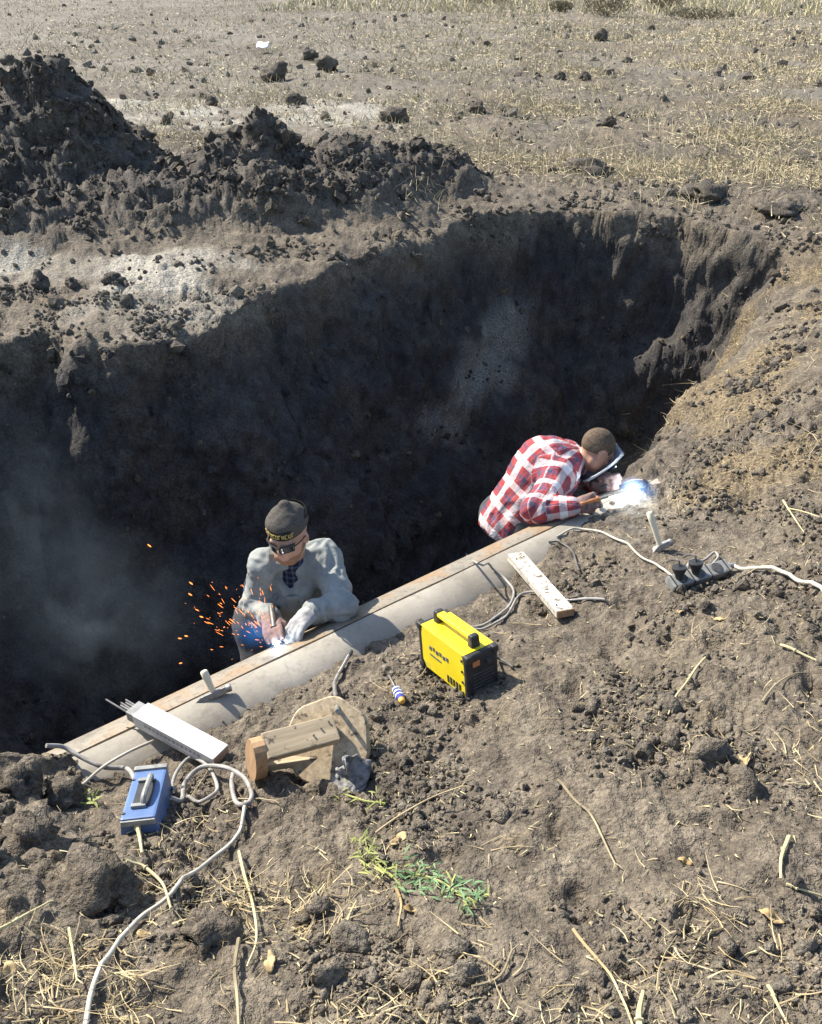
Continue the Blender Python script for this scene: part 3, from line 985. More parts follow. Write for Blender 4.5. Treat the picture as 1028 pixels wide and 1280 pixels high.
def worker_grey():
    hd = PX(361, 669, 3.12); neck = PX(371, 712, 3.21)
    shR = PX(334, 706, 3.17); shL = PX(405, 697, 3.22)          # image left / image right
    elR = PX(320, 757, 3.13); wrR = PX(340, 775, 2.96)
    elL = PX(428, 757, 3.01); wrL = PX(388, 766, 2.95)
    chest = (shR + shL) / 2 + np.array([-0.02, 0.05, -0.14])
    pel = np.array([*pipe_xy(0.30, 0.56), -0.74])
    fwd = nrmz([-0.25, -0.95, 0])
    base = np.array([pel[0], pel[1], FLOOR_Z])
    root = thing('person', base, 'welder in faded grey jacket, dark knit cap and dark glasses leaning on the pipe', 'person', 'welders working in the pit')
    feet = [pel[:2] + np.array([-0.16, 0.02]), pel[:2] + np.array([0.14, 0.06])]
    lo, hi = np.array([-1.05, 2.70, FLOOR_Z - 0.02]), np.array([-0.10, 3.80, 0.10])
    # body
    S = SDF(lo, hi, 0.0055)
    S.cone(pel, chest, 0.115, 0.115, 0.05, squash=(fwd, 0.8)); S.cone(chest, neck, 0.10, 0.055, 0.04)
    S.cone(shR, shL, 0.05, 0.05, 0.04)
    lg = legs(S, pel, fwd, feet)
    for (_, _, ank) in lg:
        S.cone(ank, ank + fwd * 0.16 + np.array([0, 0, -0.06]), 0.035, 0.03, 0.02)
    for (a, b, c) in ((shR, elR, wrR), (shL, elL, wrL)):
        S.cone(a, b, 0.048, 0.038, 0.03); S.cone(b, c, 0.038, 0.027, 0.02)
    S.cone(neck + np.array([0, 0.02, -0.03]), hd + np.array([0, 0.02, -0.04]), 0.056, 0.055, 0.03)
    f, u = nrmz([-0.30, -0.93, -0.16]), nrmz([-0.06, -0.10, 0.98])
    L, R = head_prims(S, hd, f, u, 0.98)
    # arc target and hands
    arc = np.array([*pipe_xy(0.052, 0.075), AX_Z + 0.230])
    handL = wrL + nrmz(arc - wrL) * 0.02
    dL = nrmz(arc + np.array([0.03, 0.02, 0.03]) - wrL); dR = nrmz(arc + np.array([-0.02, 0.03, 0.05]) - wrR)
    hand_prims(S, wrL, dL, np.array([0, -0.2, -1.0]), -1, 0.5, 0.0085)
    hand_prims(S, wrR, dR, np.array([0.3, 0, -1.0]), 1, 0.5, 0.0085)
    V, Q = S.mesh(); V = relax(V, Q, 1)
    mesh_np('body', V, Q, M['skin'], root)
    # gloves
    for (w, d, n, sd, el, nm) in ((wrL, dL, (0, -0.2, -1.0), -1, elL, 'glove'), (wrR, dR, (0.3, 0, -1.0), 1, elR, 'glove_dark')):
        G = SDF(np.minimum(w, w + d * 0.2) - 0.13, np.maximum(w, w + d * 0.2) + 0.13, 0.0042)
        hand_prims(G, w, d, np.array(n), sd, 0.5, 0.0125)
        back = nrmz(el - w)
        G.cone(w + d * 0.02, w + back * 0.055, 0.038, 0.046, 0.02)
        V, Q = cloth_mesh(G, 0.0016, 0.03, 3)
        mesh_np('glove', V, Q, M[nm], root)
    # jacket: torso, sleeves, collar, hem
    J = SDF(lo, hi, 0.006)
    J.cone(pel + np.array([0, 0, 0.02]), chest, 0.152, 0.155, 0.06, squash=(fwd, 0.86))
    J.cone(chest, neck + np.array([0, 0.02, -0.05]), 0.146, 0.092, 0.06)
    J.cone(shR, shL, 0.072, 0.072, 0.06)
    for (a, b, c) in ((shR, elR, wrR), (shL, elL, wrL)):
        J.cone(a, b, 0.068, 0.056, 0.035); J.cone(b, b + (c - b) * 0.86, 0.056, 0.044, 0.03)
        J.cone(b + (c - b) * 0.80, b + (c - b) * 0.88, 0.050, 0.049, 0.006)
    # collar stands round the neck, open at the front
    cl = neck + np.array([0.0, 0.012, -0.005])
    sd_ = nrmz(np.cross(fwd, UP))
    # open lapels: a V cut down the chest
    vtop = neck + fwd * 0.12 + UP * 0.02
    vbot = chest + fwd * 0.19 + UP * -0.02 - sd_ * 0.015
    J.cone(vtop, vbot, 0.058, 0.016, 0.01, cut=True)
    J.cone(vbot, chest + fwd * 0.20 - UP * 0.14 - sd_ * 0.02, 0.016, 0.009, 0.008, cut=True)
    V, Q = cloth_mesh(J, 0.0085, 0.062, 1, creases=[(elL, 0.09, 0.012), (elR, 0.09, 0.012), (shL, 0.09, 0.005), (shR, 0.09, 0.005), (chest, 0.15, 0.004)])
    mesh_np('jacket', V, Q, M['canvas'], root)
    # turned-down collar: a folded strip round the neck with two points in front
    for_rows = []
    na_ = 30
    for i in range(na_ + 1):
        a = 0.42 + (2 * math.pi - 0.84) * i / na_
        fr = math.exp(-((min(a, 2 * math.pi - a) - 0.42) / 0.55) ** 2)
        dv = math.cos(a) * fwd + math.sin(a) * sd_
        for (rad_, zz) in ((0.074, 0.018), (0.082, 0.036), (0.094, 0.034), (0.112 + 0.012 * fr, -0.004 - 0.030 * fr), (0.124 + 0.026 * fr, -0.026 - 0.062 * fr)):
            for_rows.append(cl + dv * rad_ + UP * (zz - 0.016 * math.cos(a)))
    co_ = MB().add(for_rows, [[i * 5 + j, i * 5 + j + 1, (i + 1) * 5 + j + 1, (i + 1) * 5 + j] for i in range(na_) for j in range(4)]).build('collar', M['canvas'], root, True)
    md_ = co_.modifiers.new('thick', 'SOLIDIFY'); md_.thickness = 0.006; md_.offset = 1.0
    # checked shirt in the open front
    T = SDF(chest - 0.3, chest + 0.35, 0.006)
    T.cone(pel + UP * 0.2, chest, 0.138, 0.141, 0.05, squash=(fwd, 0.86)); T.cone(chest, neck + np.array([0, 0.005, 0.0]), 0.136, 0.086, 0.05); T.cone(neck, neck + (hd - neck) * 0.30, 0.082, 0.070, 0.02)
    V, Q = T.mesh(); V = relax(V, Q, 1)
    uv = np.stack([(V - chest) @ sd_, (V - chest) @ UP, np.zeros(len(V))], 1)
    mesh_np('shirt', V, Q, M['plaid_navy'], root, True, {'plaid': uv})
    # cuffs, yoke seam, chest pockets
    for (e_, w_) in ((elL, wrL), (elR, wrR)):
        p0 = e_ + (w_ - e_) * 0.80
        MB().lathe(p0, w_ - e_, [(0, 0.046), (0.002, 0.0505), (0.026, 0.0495), (0.028, 0.045)], 28).build('cuff', M['canvas'], root, True)
    for sx in (-1, 1):
        cpk = chest + sd_ * 0.080 * sx + UP * -0.015
        dirp = nrmz(fwd + sd_ * 0.42 * sx)
        Rp = frame(np.cross(UP, dirp), UP)
        rr__ = 0.148
        pk = MB().box(chest + dirp * rr__ * 1.0 + UP * -0.03, (0.075, 0.014, 0.085), Rp, 0.004).build('pocket', M['canvas'], root)
        MB().box(chest + dirp * (rr__ * 1.0 + 0.005) + UP * 0.010, (0.080, 0.012, 0.026), Rp, 0.004).build('pocket_flap', M['canvas'], pk)
    # buttons and placket line
    for k_ in range(3):
        p = chest + fwd * (0.168 - 0.004 * k_) + UP * (-0.035 - 0.06 * k_) + sd_ * 0.012
        MB().cyl(p, p + fwd * 0.006, 0.008, 0.007, 10).build('button', M['steel_dark'], root, True)
    # trousers and boots
    W = SDF(np.array([lo[0], lo[1], FLOOR_Z - 0.02]), np.array([hi[0], hi[1], pel[2] + 0.2]), 0.012)
    W.cone(pel - sd_ * 0.06, pel + sd_ * 0.06, 0.135, 0.135, 0.05); legs(W, pel, fwd, feet, 0.05, 0.022)
    V, Q = cloth_mesh(W, 0.006, 0.1, 2); mesh_np('trousers', V, Q, M['trousers'], root)
    for (_, _, ank) in lg:
        B = SDF(ank - 0.2, ank + 0.28, 0.012)
        B.cone(ank + UP * 0.10, ank, 0.058, 0.055, 0.02); B.cone(ank - fwd * 0.03 - UP * 0.05, ank + fwd * 0.17 - UP * 0.055, 0.045, 0.043, 0.03)
        V, Q = B.mesh(); mesh_np('boot', V, Q, M['boots'], root)
    # knit cap with turned-up band and gold stitching
    K = SDF(hd - 0.17, hd + 0.22, 0.004)
    K.ell(L(0, -0.014, 0.056), (0.083, 0.104, 0.080), R, 0.02)
    K.cone(L(0, -0.01, 0.09), L(0.004, -0.022, 0.152), 0.068, 0.020, 0.05)
    K.plane_cut(L(0, 0, 0.058), -(R[:, 2] + 0.05 * R[:, 1]))
    V, Q = cloth_mesh(K, 0.0025, 0.05, 5)
    capo = mesh_np('knit_cap', V, Q, M['cap'], root)
    bd = MB()
    ringp = []
    nb_ = 40
    for (rad_, zz) in ((0.985, 0.052), (1.02, 0.057), (1.01, 0.078), (0.985, 0.096), (0.93, 0.100)):
        ringp.append([L(0.085 * rad_ * math.cos(a), -0.014 + 0.107 * rad_ * math.sin(a), zz - 0.05 * 0.107 * math.sin(a)) for a in np.linspace(0, 2 * math.pi, nb_, endpoint=False)])
    Vb = [p for r_ in ringp for p in r_]
    Fb = [[i * nb_ + j, i * nb_ + (j + 1) % nb_, (i + 1) * nb_ + (j + 1) % nb_, (i + 1) * nb_ + j] for i in range(4) for j in range(nb_)]
    bd.add(Vb, Fb); band = bd.build('cap_band', M['cap_band'], capo, True)
    st = MB()
    for j in range(11):
        a = math.pi / 2 + (j - 5) * 0.155
        pa = lambda da, z_: L(0.0880 * math.cos(a + da), -0.014 + 0.1105 * math.sin(a + da), z_ + 0.012)
        k_ = j % 4
        st.tube([pa(-0.05, 0.050), pa(-0.05, 0.069)], 0.0022, 5)
        if k_ in (0, 2): st.tube([pa(-0.05, 0.069), pa(0.045, 0.069)], 0.0022, 5)
        if k_ in (0, 1): st.tube([pa(-0.05, 0.050), pa(0.045, 0.050)], 0.0022, 5)
        if k_ in (1, 3): st.tube([pa(0.045, 0.050), pa(0.045, 0.069)], 0.0022, 5)
        if k_ == 3: st.tube([pa(-0.05, 0.069), pa(0.045, 0.050)], 0.0022, 5)
    st.build('gold_stitching', M['gold'], band, True)
    # dark glasses
    gl = thing_child('glasses', root)
    for x in (-1, 1):
        ln = MB()
        rows = []
        for i in range(7):
            for j in range(9):
                a, b = -0.030 + 0.060 * j / 8, 0.017 - 0.036 * i / 6
                e = 1 - 0.12 * (i / 6)
                xx = x * 0.034 + a * e
                rows.append(L(xx, 0.112 - 14 * xx * xx * 0.75, 0.010 + b - 0.06 * abs(a)))
        ln.add(rows, [[i * 9 + j, i * 9 + j + 1, (i + 1) * 9 + j + 1, (i + 1) * 9 + j] for i in range(6) for j in range(8)])
        o = ln.build('lens', M['visor'], gl, True)
        md = o.modifiers.new('thick', 'SOLIDIFY'); md.thickness = 0.003
        MB().tube(spline([L(x * 0.064, 0.074, 0.016), L(x * 0.078, 0.03, 0.014), L(x * 0.080, -0.02, 0.010)], 4), 0.003, 6).build('temple', M['black_plastic'], gl, True)
    MB().tube([L(-0.066, 0.071, 0.029), L(-0.034, 0.104, 0.031), L(0, 0.115, 0.024), L(0.034, 0.104, 0.031), L(0.066, 0.071, 0.029)], 0.0035, 6).build('frame', M['black_plastic'], gl, True)
    # short ginger beard
    B = SDF(hd - 0.17, hd + 0.16, 0.005)
    B.ell(L(0, 0.050, -0.086), (0.040, 0.040, 0.031), R, 0.02)
    for x in (-1, 1):
        B.cone(L(0.03 * x, 0.055, -0.075), L(0.064 * x, 0.005, -0.035), 0.026, 0.014, 0.02)
    B.ell(L(0, 0.088, -0.050), (0.030, 0.016, 0.014), R, 0.006, cut=True)
    V, Q = cloth_mesh(B, 0.0015, 0.02, 8); mesh_np('beard', V, Q, M['beard'], root)
    return root, arc, wrR, dR

def thing_child(name, parent):
    o = bpy.data.objects.new(name, None)
    COL.objects.link(o); o.parent = parent
    return o

def electrode_holder(grip, tip, label, mat='copper'):
    """insulated handle with jaws and a thin rod to the arc"""
    grip, tip = np.asarray(grip, float), np.asarray(tip, float)
    d = nrmz(tip - grip); L = np.linalg.norm(tip - grip)
    h = thing('electrode_holder', grip, label, 'electrode holder', 'electrode holders of the two welders')
    MB().lathe(grip - d * 0.10, d, [(0, 0.010), (0.006, 0.014), (0.10, 0.015), (0.118, 0.019), (0.125, 0.012)], 14).build('handle', M[mat], h, True)
    MB().box(grip + d * 0.055, (0.07, 0.014, 0.012), frame(d, UP), 0.003).build('jaw', M['steel'], h)
    MB().cyl(grip + d * 0.07, tip - d * 0.006, 0.0028, 0.0028, 8).build('electrode', M['steel'], h, True)
    return h

w1, arc1, wr1, d1 = worker_grey()

# ------------------------------------------------------------------ worker in the red plaid shirt
def worker_plaid():
    pel = PX(641, 652, 4.12); chest = PX(684, 588, 4.20); neck = PX(716, 574, 4.22); hd = PX(746, 563, 4.20)
    shN = PX(698, 594, 4.05); shF = PX(708, 570, 4.40)
    elN = PX(671, 638, 3.78); wrN = PX(722, 633, 3.76)
    elF = PX(752, 612, 4.34); wrF = PX(744, 606, 4.10)
    lean = nrmz(chest - pel)
    fwd = nrmz([PDIR[0], PDIR[1], 0.0])
    base = np.array([pel[0], pel[1], FLOOR_Z])
    root = thing('person', base, 'welder in red and white plaid shirt with cropped hair bending over the pipe', 'person', 'welders working in the pit')
    feet = [pel[:2] + np.array([-0.12, 0.10]), pel[:2] + np.array([0.06, -0.02])]
    lo, hi = np.array([0.20, 3.62, FLOOR_Z - 0.02]), np.array([1.25, 4.62, -0.02])
    S = SDF(lo, hi, 0.0055)
    belly = nrmz(np.cross(lean, np.cross(fwd, lean)))
    S.cone(pel, chest, 0.12, 0.13, 0.05); S.cone(chest, neck, 0.11, 0.06, 0.05)
    S.cone(shN, shF, 0.06, 0.06, 0.05)
    lg = legs(S, pel, fwd, feet)
    for (_, _, ank) in lg:
        S.cone(ank, ank + fwd * 0.16 + np.array([0, 0, -0.06]), 0.035, 0.03, 0.02)
    for (a, b, c) in ((shN, elN, wrN), (shF, elF, wrF)):
        S.cone(a, b, 0.050, 0.040, 0.03); S.cone(b, c, 0.040, 0.028, 0.02)
    S.cone(neck - lean * 0.03, hd + np.array([-0.03, 0.0, -0.03]), 0.060, 0.056, 0.03)
    f = nrmz([0.70, 0.12, -0.62]); u = nrmz([0.55, 0.25, 0.80])
    L, R = head_prims(S, hd, f, u, 1.0)
    arc = np.array([*pipe_xy(2.10, -0.05), -0.352])
    dN = nrmz(np.array([0.75, 0.30, 0.10])); dF = nrmz([0.25, -0.35, 0.25])
    hand_prims(S, wrN, dN, np.array([0.3, 0.8, -0.5]), -1, 0.75, 0.0085)
    hand_prims(S, wrF, dF, np.array([0.5, 0.3, 0.0]), 1, 0.75, 0.0085)
    V, Q = S.mesh(); V = relax(V, Q, 1)
    mesh_np('body', V, Q, M['skin'], root)
    for (w, d, n, sd, el) in ((wrN, dN, (0.3, 0.8, -0.5), -1, elN), (wrF, dF, (0.5, 0.3, 0.0), 1, elF)):
        G = SDF(np.minimum(w, w + d * 0.2) - 0.13, np.maximum(w, w + d * 0.2) + 0.13, 0.0045)
        hand_prims(G, w, d, np.array(n), sd, 0.75, 0.0125)
        G.cone(w + d * 0.02, w + nrmz(el - w) * 0.05, 0.036, 0.042, 0.02)
        V, Q = cloth_mesh(G, 0.0016, 0.03, 4)
        mesh_np('glove', V, Q, M['glove_dark'], root)
    J = SDF(lo, hi, 0.006)
    hem = pel - lean * 0.02
    J.cone(hem, chest, 0.178, 0.185, 0.06, squash=(belly, 0.92)); J.cone(chest, neck - lean * 0.02, 0.165, 0.085, 0.06)
    J.cone(shN, shF, 0.080, 0.080, 0.06)
    for (a, b, c) in ((shN, elN, wrN), (shF, elF, wrF)):
        J.cone(a, b, 0.080, 0.066, 0.035); J.cone(b, b + (c - b) * 0.80, 0.068, 0.050, 0.03)
        J.cone(b + (c - b) * 0.76, b + (c - b) * 0.86, 0.048, 0.046, 0.006)
    ax = nrmz(hd - neck)
    e1 = nrmz(np.cross(ax, UP)); e2 = np.cross(ax, e1)
    ring = [neck + ax * 0.012 + 0.070 * (math.cos(a) * e1 + math.sin(a) * e2) for a in np.linspace(0, 2 * math.pi, 14)]
    for p, q in zip(ring[:-1], ring[1:]):
        J.cone(p, q, 0.014, 0.014, 0.008)
    J.plane_cut(hem - lean * 0.09, -lean)
    V, Q = cloth_mesh(J, 0.008, 0.095, 11, creases=[(elN, 0.09, 0.012), (shN, 0.11, 0.009), (chest, 0.16, 0.005), (hem, 0.18, 0.006)])
    uv = bone_uv(V, [(hem, neck, belly, 0.165, 0.0), (shN, elN, belly, 0.073, 0.03), (elN, wrN, belly, 0.058, 0.05), (shF, elF, belly, 0.073, 0.02), (elF, wrF, belly, 0.058, 0.0)])
    mesh_np('plaid_shirt', V, Q, M['plaid_red'], root, True, {'plaid': uv})
    sd_ = nrmz(np.cross(fwd, UP))
    W = SDF(np.array([lo[0], lo[1], FLOOR_Z - 0.02]), np.array([hi[0], hi[1], pel[2] + 0.2]), 0.012)
    W.cone(pel - sd_ * 0.06, pel + sd_ * 0.06, 0.135, 0.135, 0.05); legs(W, pel, fwd, feet, 0.05, 0.022)
    V, Q = cloth_mesh(W, 0.006, 0.1, 6); mesh_np('trousers', V, Q, M['trousers'], root)
    for (_, _, ank) in lg:
        B = SDF(ank - 0.2, ank + 0.28, 0.012)
        B.cone(ank + UP * 0.10, ank, 0.058, 0.055, 0.02); B.cone(ank - fwd * 0.03 - UP * 0.05, ank + fwd * 0.17 - UP * 0.055, 0.045, 0.043, 0.03)
        V, Q = B.mesh(); mesh_np('boot', V, Q, M['boots'], root)
    # cropped hair: a thin shell over the skull
    K = SDF(hd - 0.16, hd + 0.16, 0.004)
    K.ell(L(0, -0.014, 0.031), (0.0765, 0.0975, 0.0885), R, 0.02)
    K.plane_cut(L(0, 0.052, 0.045), nrmz(R[:, 1] * 0.9 - R[:, 2] * 0.35))
    K.plane_cut(L(0, -0.03, -0.018), nrmz(-R[:, 2] + R[:, 1] * 0.35))
    for x in (-1, 1):
        K.ell(L(0.080 * x, 0.004, -0.012), (0.03, 0.034, 0.038), R, 0.006, cut=True)
    V, Q = cloth_mesh(K, 0.0012, 0.012, 9); mesh_np('cropped_hair', V, Q, M['hair'], root)
    return root, arc, wrN, dN, wrF, dF, hd, L

w2, arc2, wr2, dN2, wrF2, dF2, hd2, L2 = worker_plaid()
electrode_holder(wr1 + d1 * 0.075 + np.array([0.01, -0.005, 0.012]), arc1 + np.array([0, 0, 0.004]), 'small welding clamp with a thin rod in the grey jacketed welder\'s gloved hands', 'steel_dark')
electrode_holder(wr2 + dN2 * 0.10 + np.array([0, 0, 0.002]), arc2 + np.array([0, 0, 0.004]), 'orange handled welding clamp with rod reaching the bright arc at right')

# hand-held face shield of the plaid worker: a curved plate with a dark window and a handle
sc = PX(757, 586, 4.14)
sn = nrmz([0.60, -0.10, -0.70])            # faces the arc
su = nrmz(np.array([0.65, 0.10, 0.62]) - sn * np.dot([0.65, 0.10, 0.62], sn)); ssd = np.cross(sn, su)
sh = thing('face_shield', sc, 'grey hand-held welding face shield tilted before the plaid shirted welder\'s face', 'welding shield')
rows = []
for i in range(11):
    for j in range(11):
        a = -1 + 2 * j / 10; b = -1 + 2 * i / 10
        wd = 0.095 * (1 - 0.10 * max(0, -b))
        rows.append(sc + ssd * (a * wd) + su * (b * 0.125) - sn * (0.045 * a * a + 0.015 * b * b))
shm = MB().add(rows, [[i * 11 + j, i * 11 + j + 1, (i + 1) * 11 + j + 1, (i + 1) * 11 + j] for i in range(10) for j in range(10)]).build('shell', M['shield'], sh, True)
md = shm.modifiers.new('thick', 'SOLIDIFY'); md.thickness = 0.004
MB().box(sc + su * 0.03 + sn * 0.004, (0.10, 0.055, 0.010), np.stack([ssd, su, sn], 1), 0.003).build('window', M['visor'], sh)
MB().tube(spline([sc - su * 0.10 - sn * 0.02, sc - su * 0.13 - sn * 0.05, wrF2 + dF2 * 0.09, wrF2 + dF2 * 0.09 - su * 0.04], 5), 0.011, 8).build('handle', M['black_plastic'], sh, True)

# ------------------------------------------------------------------ tools and machines on the bank
def local_up(p, r=0.12, mixv=0.7):
    m = ((flat2[:, :2] - np.asarray(p[:2], np.float32)) ** 2).sum(1) < r * r
    n = _gnf[m].mean(0) if m.any() else UP
    return nrmz(nrmz(n) * mixv + UP * (1 - mixv))
def gz_(x, y, r=0.04):
    return ground_near(x, y, r)

def yellow_welder():
    a = pick(529, 836); b = pick(584, 874)                     # foot of the lit side panel
    e1 = b - a; e1[2] *= 0.6
    L = 0.315
    e1 = nrmz(e1)
    up = nrmz(local_up((a + b) / 2, 0.15, 0.35))
    R = frame(e1, up)                                            # x along, y away to the right-rear, z up
    if R[:, 1][0] < 0: R = np.stack([R[:, 0], -R[:, 1], R[:, 2]], 1)
    W, H = 0.135, 0.190
    c = (a + b) / 2 + R[:, 1] * (W / 2) + R[:, 2] * (H / 2 + 0.0)
    X_, Y_, Z_ = R[:, 0], R[:, 1], R[:, 2]
    if np.dot(np.cross(X_, Y_), Z_) < 0:
        Rr = np.stack([X_, Y_, -Z_], 1)
    root = thing('welding_machine', c - Z_ * H / 2, 'yellow and black portable welding machine standing on the soil by the pipe', 'welding machine')
    P_ = lambda x, y, z: c + X_ * x + Y_ * y + Z_ * z
    Rb = np.stack([X_, Y_, Z_], 1)
    MB().box(c - Z_ * 0.002, (L - 0.045, W - 0.008, H - 0.012), Rb, 0.006).build('chassis', M['black_plastic'], root)
    # folded yellow cover: side panels and roof with cut corners
    for s in (-1, 1):
        pts = [(-0.110, -0.080), (0.128, -0.080), (0.138, -0.06), (0.138, 0.070), (0.120, 0.0925), (-0.120, 0.0925), (-0.138, 0.070), (-0.138, -0.045)]
        V = [P_(x, s * (W / 2 - 0.004), z) for x, z in pts] + [P_(x, s * (W / 2), z) for x, z in pts]
        n = len(pts)
        F = [list(range(n)), list(range(n, 2 * n))[::-1]] + [[i, (i + 1) % n, n + (i + 1) % n, n + i] for i in range(n)]
        pn = MB().add(V, F).build('side_panel', M['yellow'], root)
        for k in range(5):                                       # vent slots
            for zz in (0,):
                MB().box(P_(0.03 + 0.018 * k, s * (W / 2 + 0.0008), -0.055), (0.010, 0.002, 0.030), Rb, 0.0005).build('vent_slot', M['black_plastic'], pn)
        if s < 0:
            # maker's lettering: dark strokes on the lit panel
            for k, wd in enumerate((0.014, 0.010, 0.014, 0.012, 0.012, 0.014)):
                MB().box(P_(-0.075 + 0.021 * k, s * (W / 2 + 0.0008), 0.022 + 0.004 * (k % 2)), (wd, 0.002, 0.016), Rb, 0.0005).build('letter', M['print'], pn)
            MB().box(P_(-0.045, s * (W / 2 + 0.0008), -0.006), (0.07, 0.002, 0.005), Rb).build('small_print', M['print'], pn)
            for k in range(4):
                MB().cyl(P_(0.122, s * W / 2, 0.07 - 0.045 * k), P_(0.122, s * (W / 2 + 0.003), 0.07 - 0.045 * k), 0.0055, None, 8).build('screw', M['black_plastic'], pn, True)
    MB().box(P_(0, 0, 0.0945), (0.262, W, 0.005), Rb, 0.002).build('top_panel', M['yellow'], root)
    for s in (-1, 1):                                            # front and rear plastic bezels
        bz = MB().box(P_(s * 0.140, 0, 0), (0.022, W + 0.004, H), Rb, 0.010, 3).build('rear_bezel' if s > 0 else 'front_bezel', M['black_plastic'], root)
        for y in (-1, 1):
            for z in (-1, 1):
                MB().box(P_(s * 0.143, y * (W / 2 - 0.010), z * (H / 2 - 0.011)), (0.030, 0.028, 0.028), Rb, 0.008, 2).build('corner_bumper', M['black_plastic'], bz)
    # grille and cord gland at the rear (the dark end)
    for k in range(6):
        MB().box(P_(0.152, 0, -0.055 + 0.014 * k), (0.004, W * 0.66, 0.006), Rb, 0.001).build('grille_bar', M['steel_dark'], root)
    MB().cyl(P_(0.150, 0.02, 0.055), P_(0.168, 0.02, 0.055), 0.013, 0.009, 12).build('cord_gland', M['black_plastic'], root, True)
    MB().box(P_(0.152, -0.028, 0.058), (0.006, 0.030, 0.022), Rb, 0.002).build('switch', M['copper'], root)
    # handle
    MB().box(P_(0, 0, 0.132), (0.20, 0.034, 0.016), Rb, 0.006, 2).build('handle', M['yellow'], root)
    for s in (-1, 1):
        MB().box(P_(s * 0.105, 0, 0.118), (0.030, 0.040, 0.052), Rb, 0.008, 2, (0.8, 0.9)).build('handle_post', M['black_plastic'], root)
    # front sockets and plug
    for y in (-0.03, 0.03):
        MB().cyl(P_(-0.150, y, -0.05), P_(-0.175, y, -0.05), 0.017, 0.015, 14).build('socket', M['black_plastic'], root, True)
    return root, P_

wm, WP = yellow_welder()

def blue_box():
    a = at_z(190, 957, -0.215); b = at_z(171, 1026, -0.145)
    za, zb = gz_(a[0], a[1]), gz_(b[0], b[1])
    x = nrmz(b - a); up = nrmz(np.cross(x, np.array([0, 0, 1.0]))); up = nrmz(np.cross(up, x))
    up = up if up[2] > 0 else -up
    up = nrmz(up + np.array([0.0, -0.10, 0]))
    R = frame(x, up); Y_ = R[:, 1]; Z_ = R[:, 2]
    c = (a + b) / 2 - Z_ * 0.075
    root = thing('charger_box', c - Z_ * 0.07, 'blue metal case with a grey carrying handle half sunk in the soil', 'tool case')
    P_ = lambda u, v, w: c + x * u + Y_ * v + Z_ * w
    MB().box(c, (0.26, 0.128, 0.15), R, 0.008, 2, (0.98, 0.80)).build('case', M['blue'], root)
    MB().box(P_(-0.125, 0, 0.068), (0.022, 0.104, 0.030), R, 0.005).build('end_plate', M['grey_plastic'], root)
    MB().box(P_(0.128, 0, 0.06), (0.010, 0.100, 0.018), R, 0.003).build('lower_rim', M['grey_plastic'], root)
    MB().box(P_(0.005, 0.0, 0.0755), (0.135, 0.052, 0.004), R, 0.001).build('handle_recess', M['black_plastic'], root)
    MB().tube(spline([P_(-0.058, 0.012, 0.075), P_(-0.05, 0.014, 0.098), P_(0.0, 0.014, 0.104), P_(0.055, 0.010, 0.100), P_(0.072, 0.008, 0.078)], 6), 0.0085, 8).build('handle', M['grey_plastic'], root, True)
    MB().box(P_(-0.055, -0.005, 0.080), (0.016, 0.044, 0.012), R, 0.003).build('handle_mount', M['grey_plastic'], root)
    MB().box(P_(0.075, -0.005, 0.080), (0.016, 0.044, 0.012), R, 0.003).build('handle_mount', M['grey_plastic'], root)
    for u in (-0.07, 0.10):
        MB().cyl(P_(u, -0.045, 0.075), P_(u, -0.045, 0.078), 0.005, None, 8).build('rivet', M['steel_dark'], root, True)
    return P_
BP = blue_box()

def carton():
    A = at_z(177, 893, -0.345); B = at_z(277, 947, -0.350)
    x = nrmz(B - A); R = frame(x, UP + np.array([0.08, -0.05, 0])); L = np.linalg.norm(B - A)
    c = (A + B) / 2
    c[2] = max(c[2], -0.35)
    root = thing('electrode_carton', c - R[:, 2] * 0.03, 'long white carton of welding rods lying across the pipe', 'carton')
    P_ = lambda u, v, w: c + R @ np.array([u, v, w])
    MB().box(c, (L, 0.078, 0.056), R, 0.003).build('sleeve', M['carton'], root)
    MB().box(P_(L / 2 + 0.0006, 0, 0), (0.003, 0.070, 0.048), R, 0.001).build('end_flap', M['carton_end'], root)
    MB().box(P_(-L / 2 - 0.020, 0, -0.002), (0.045, 0.066, 0.042), R, 0.003).build('inner_wrap', M['grey_plastic'], root)
    s = -1 if P_(0, -1, 0)[1] < P_(0, 1, 0)[1] else 1
    for k in range(14):
        wd = (0.010, 0.014, 0.008, 0.012)[k % 4]
        MB().box(P_(-0.13 + 0.0195 * k, s * 0.0396, 0.006), (wd, 0.001, 0.012), R).build('letter', M['print_faint'], root)
    MB().box(P_(0.05, s * 0.0396, -0.018), (0.20, 0.001, 0.003), R).build('small_print', M['print_faint'], root)
    for k in range(5):
        y = -0.02 + 0.010 * k
        ln = (0.10, 0.05, 0.06, 0.045, 0.055)[k]
        MB().cyl(P_(-L / 2 - 0.03, y, 0.004 * (k % 2)), P_(-L / 2 - 0.045 - ln, y - 0.01 * (k == 0), 0.004 + 0.02 * (k == 0)), 0.0034, None, 7).build('welding_rod', M['steel'], root, True)
    return root
carton()

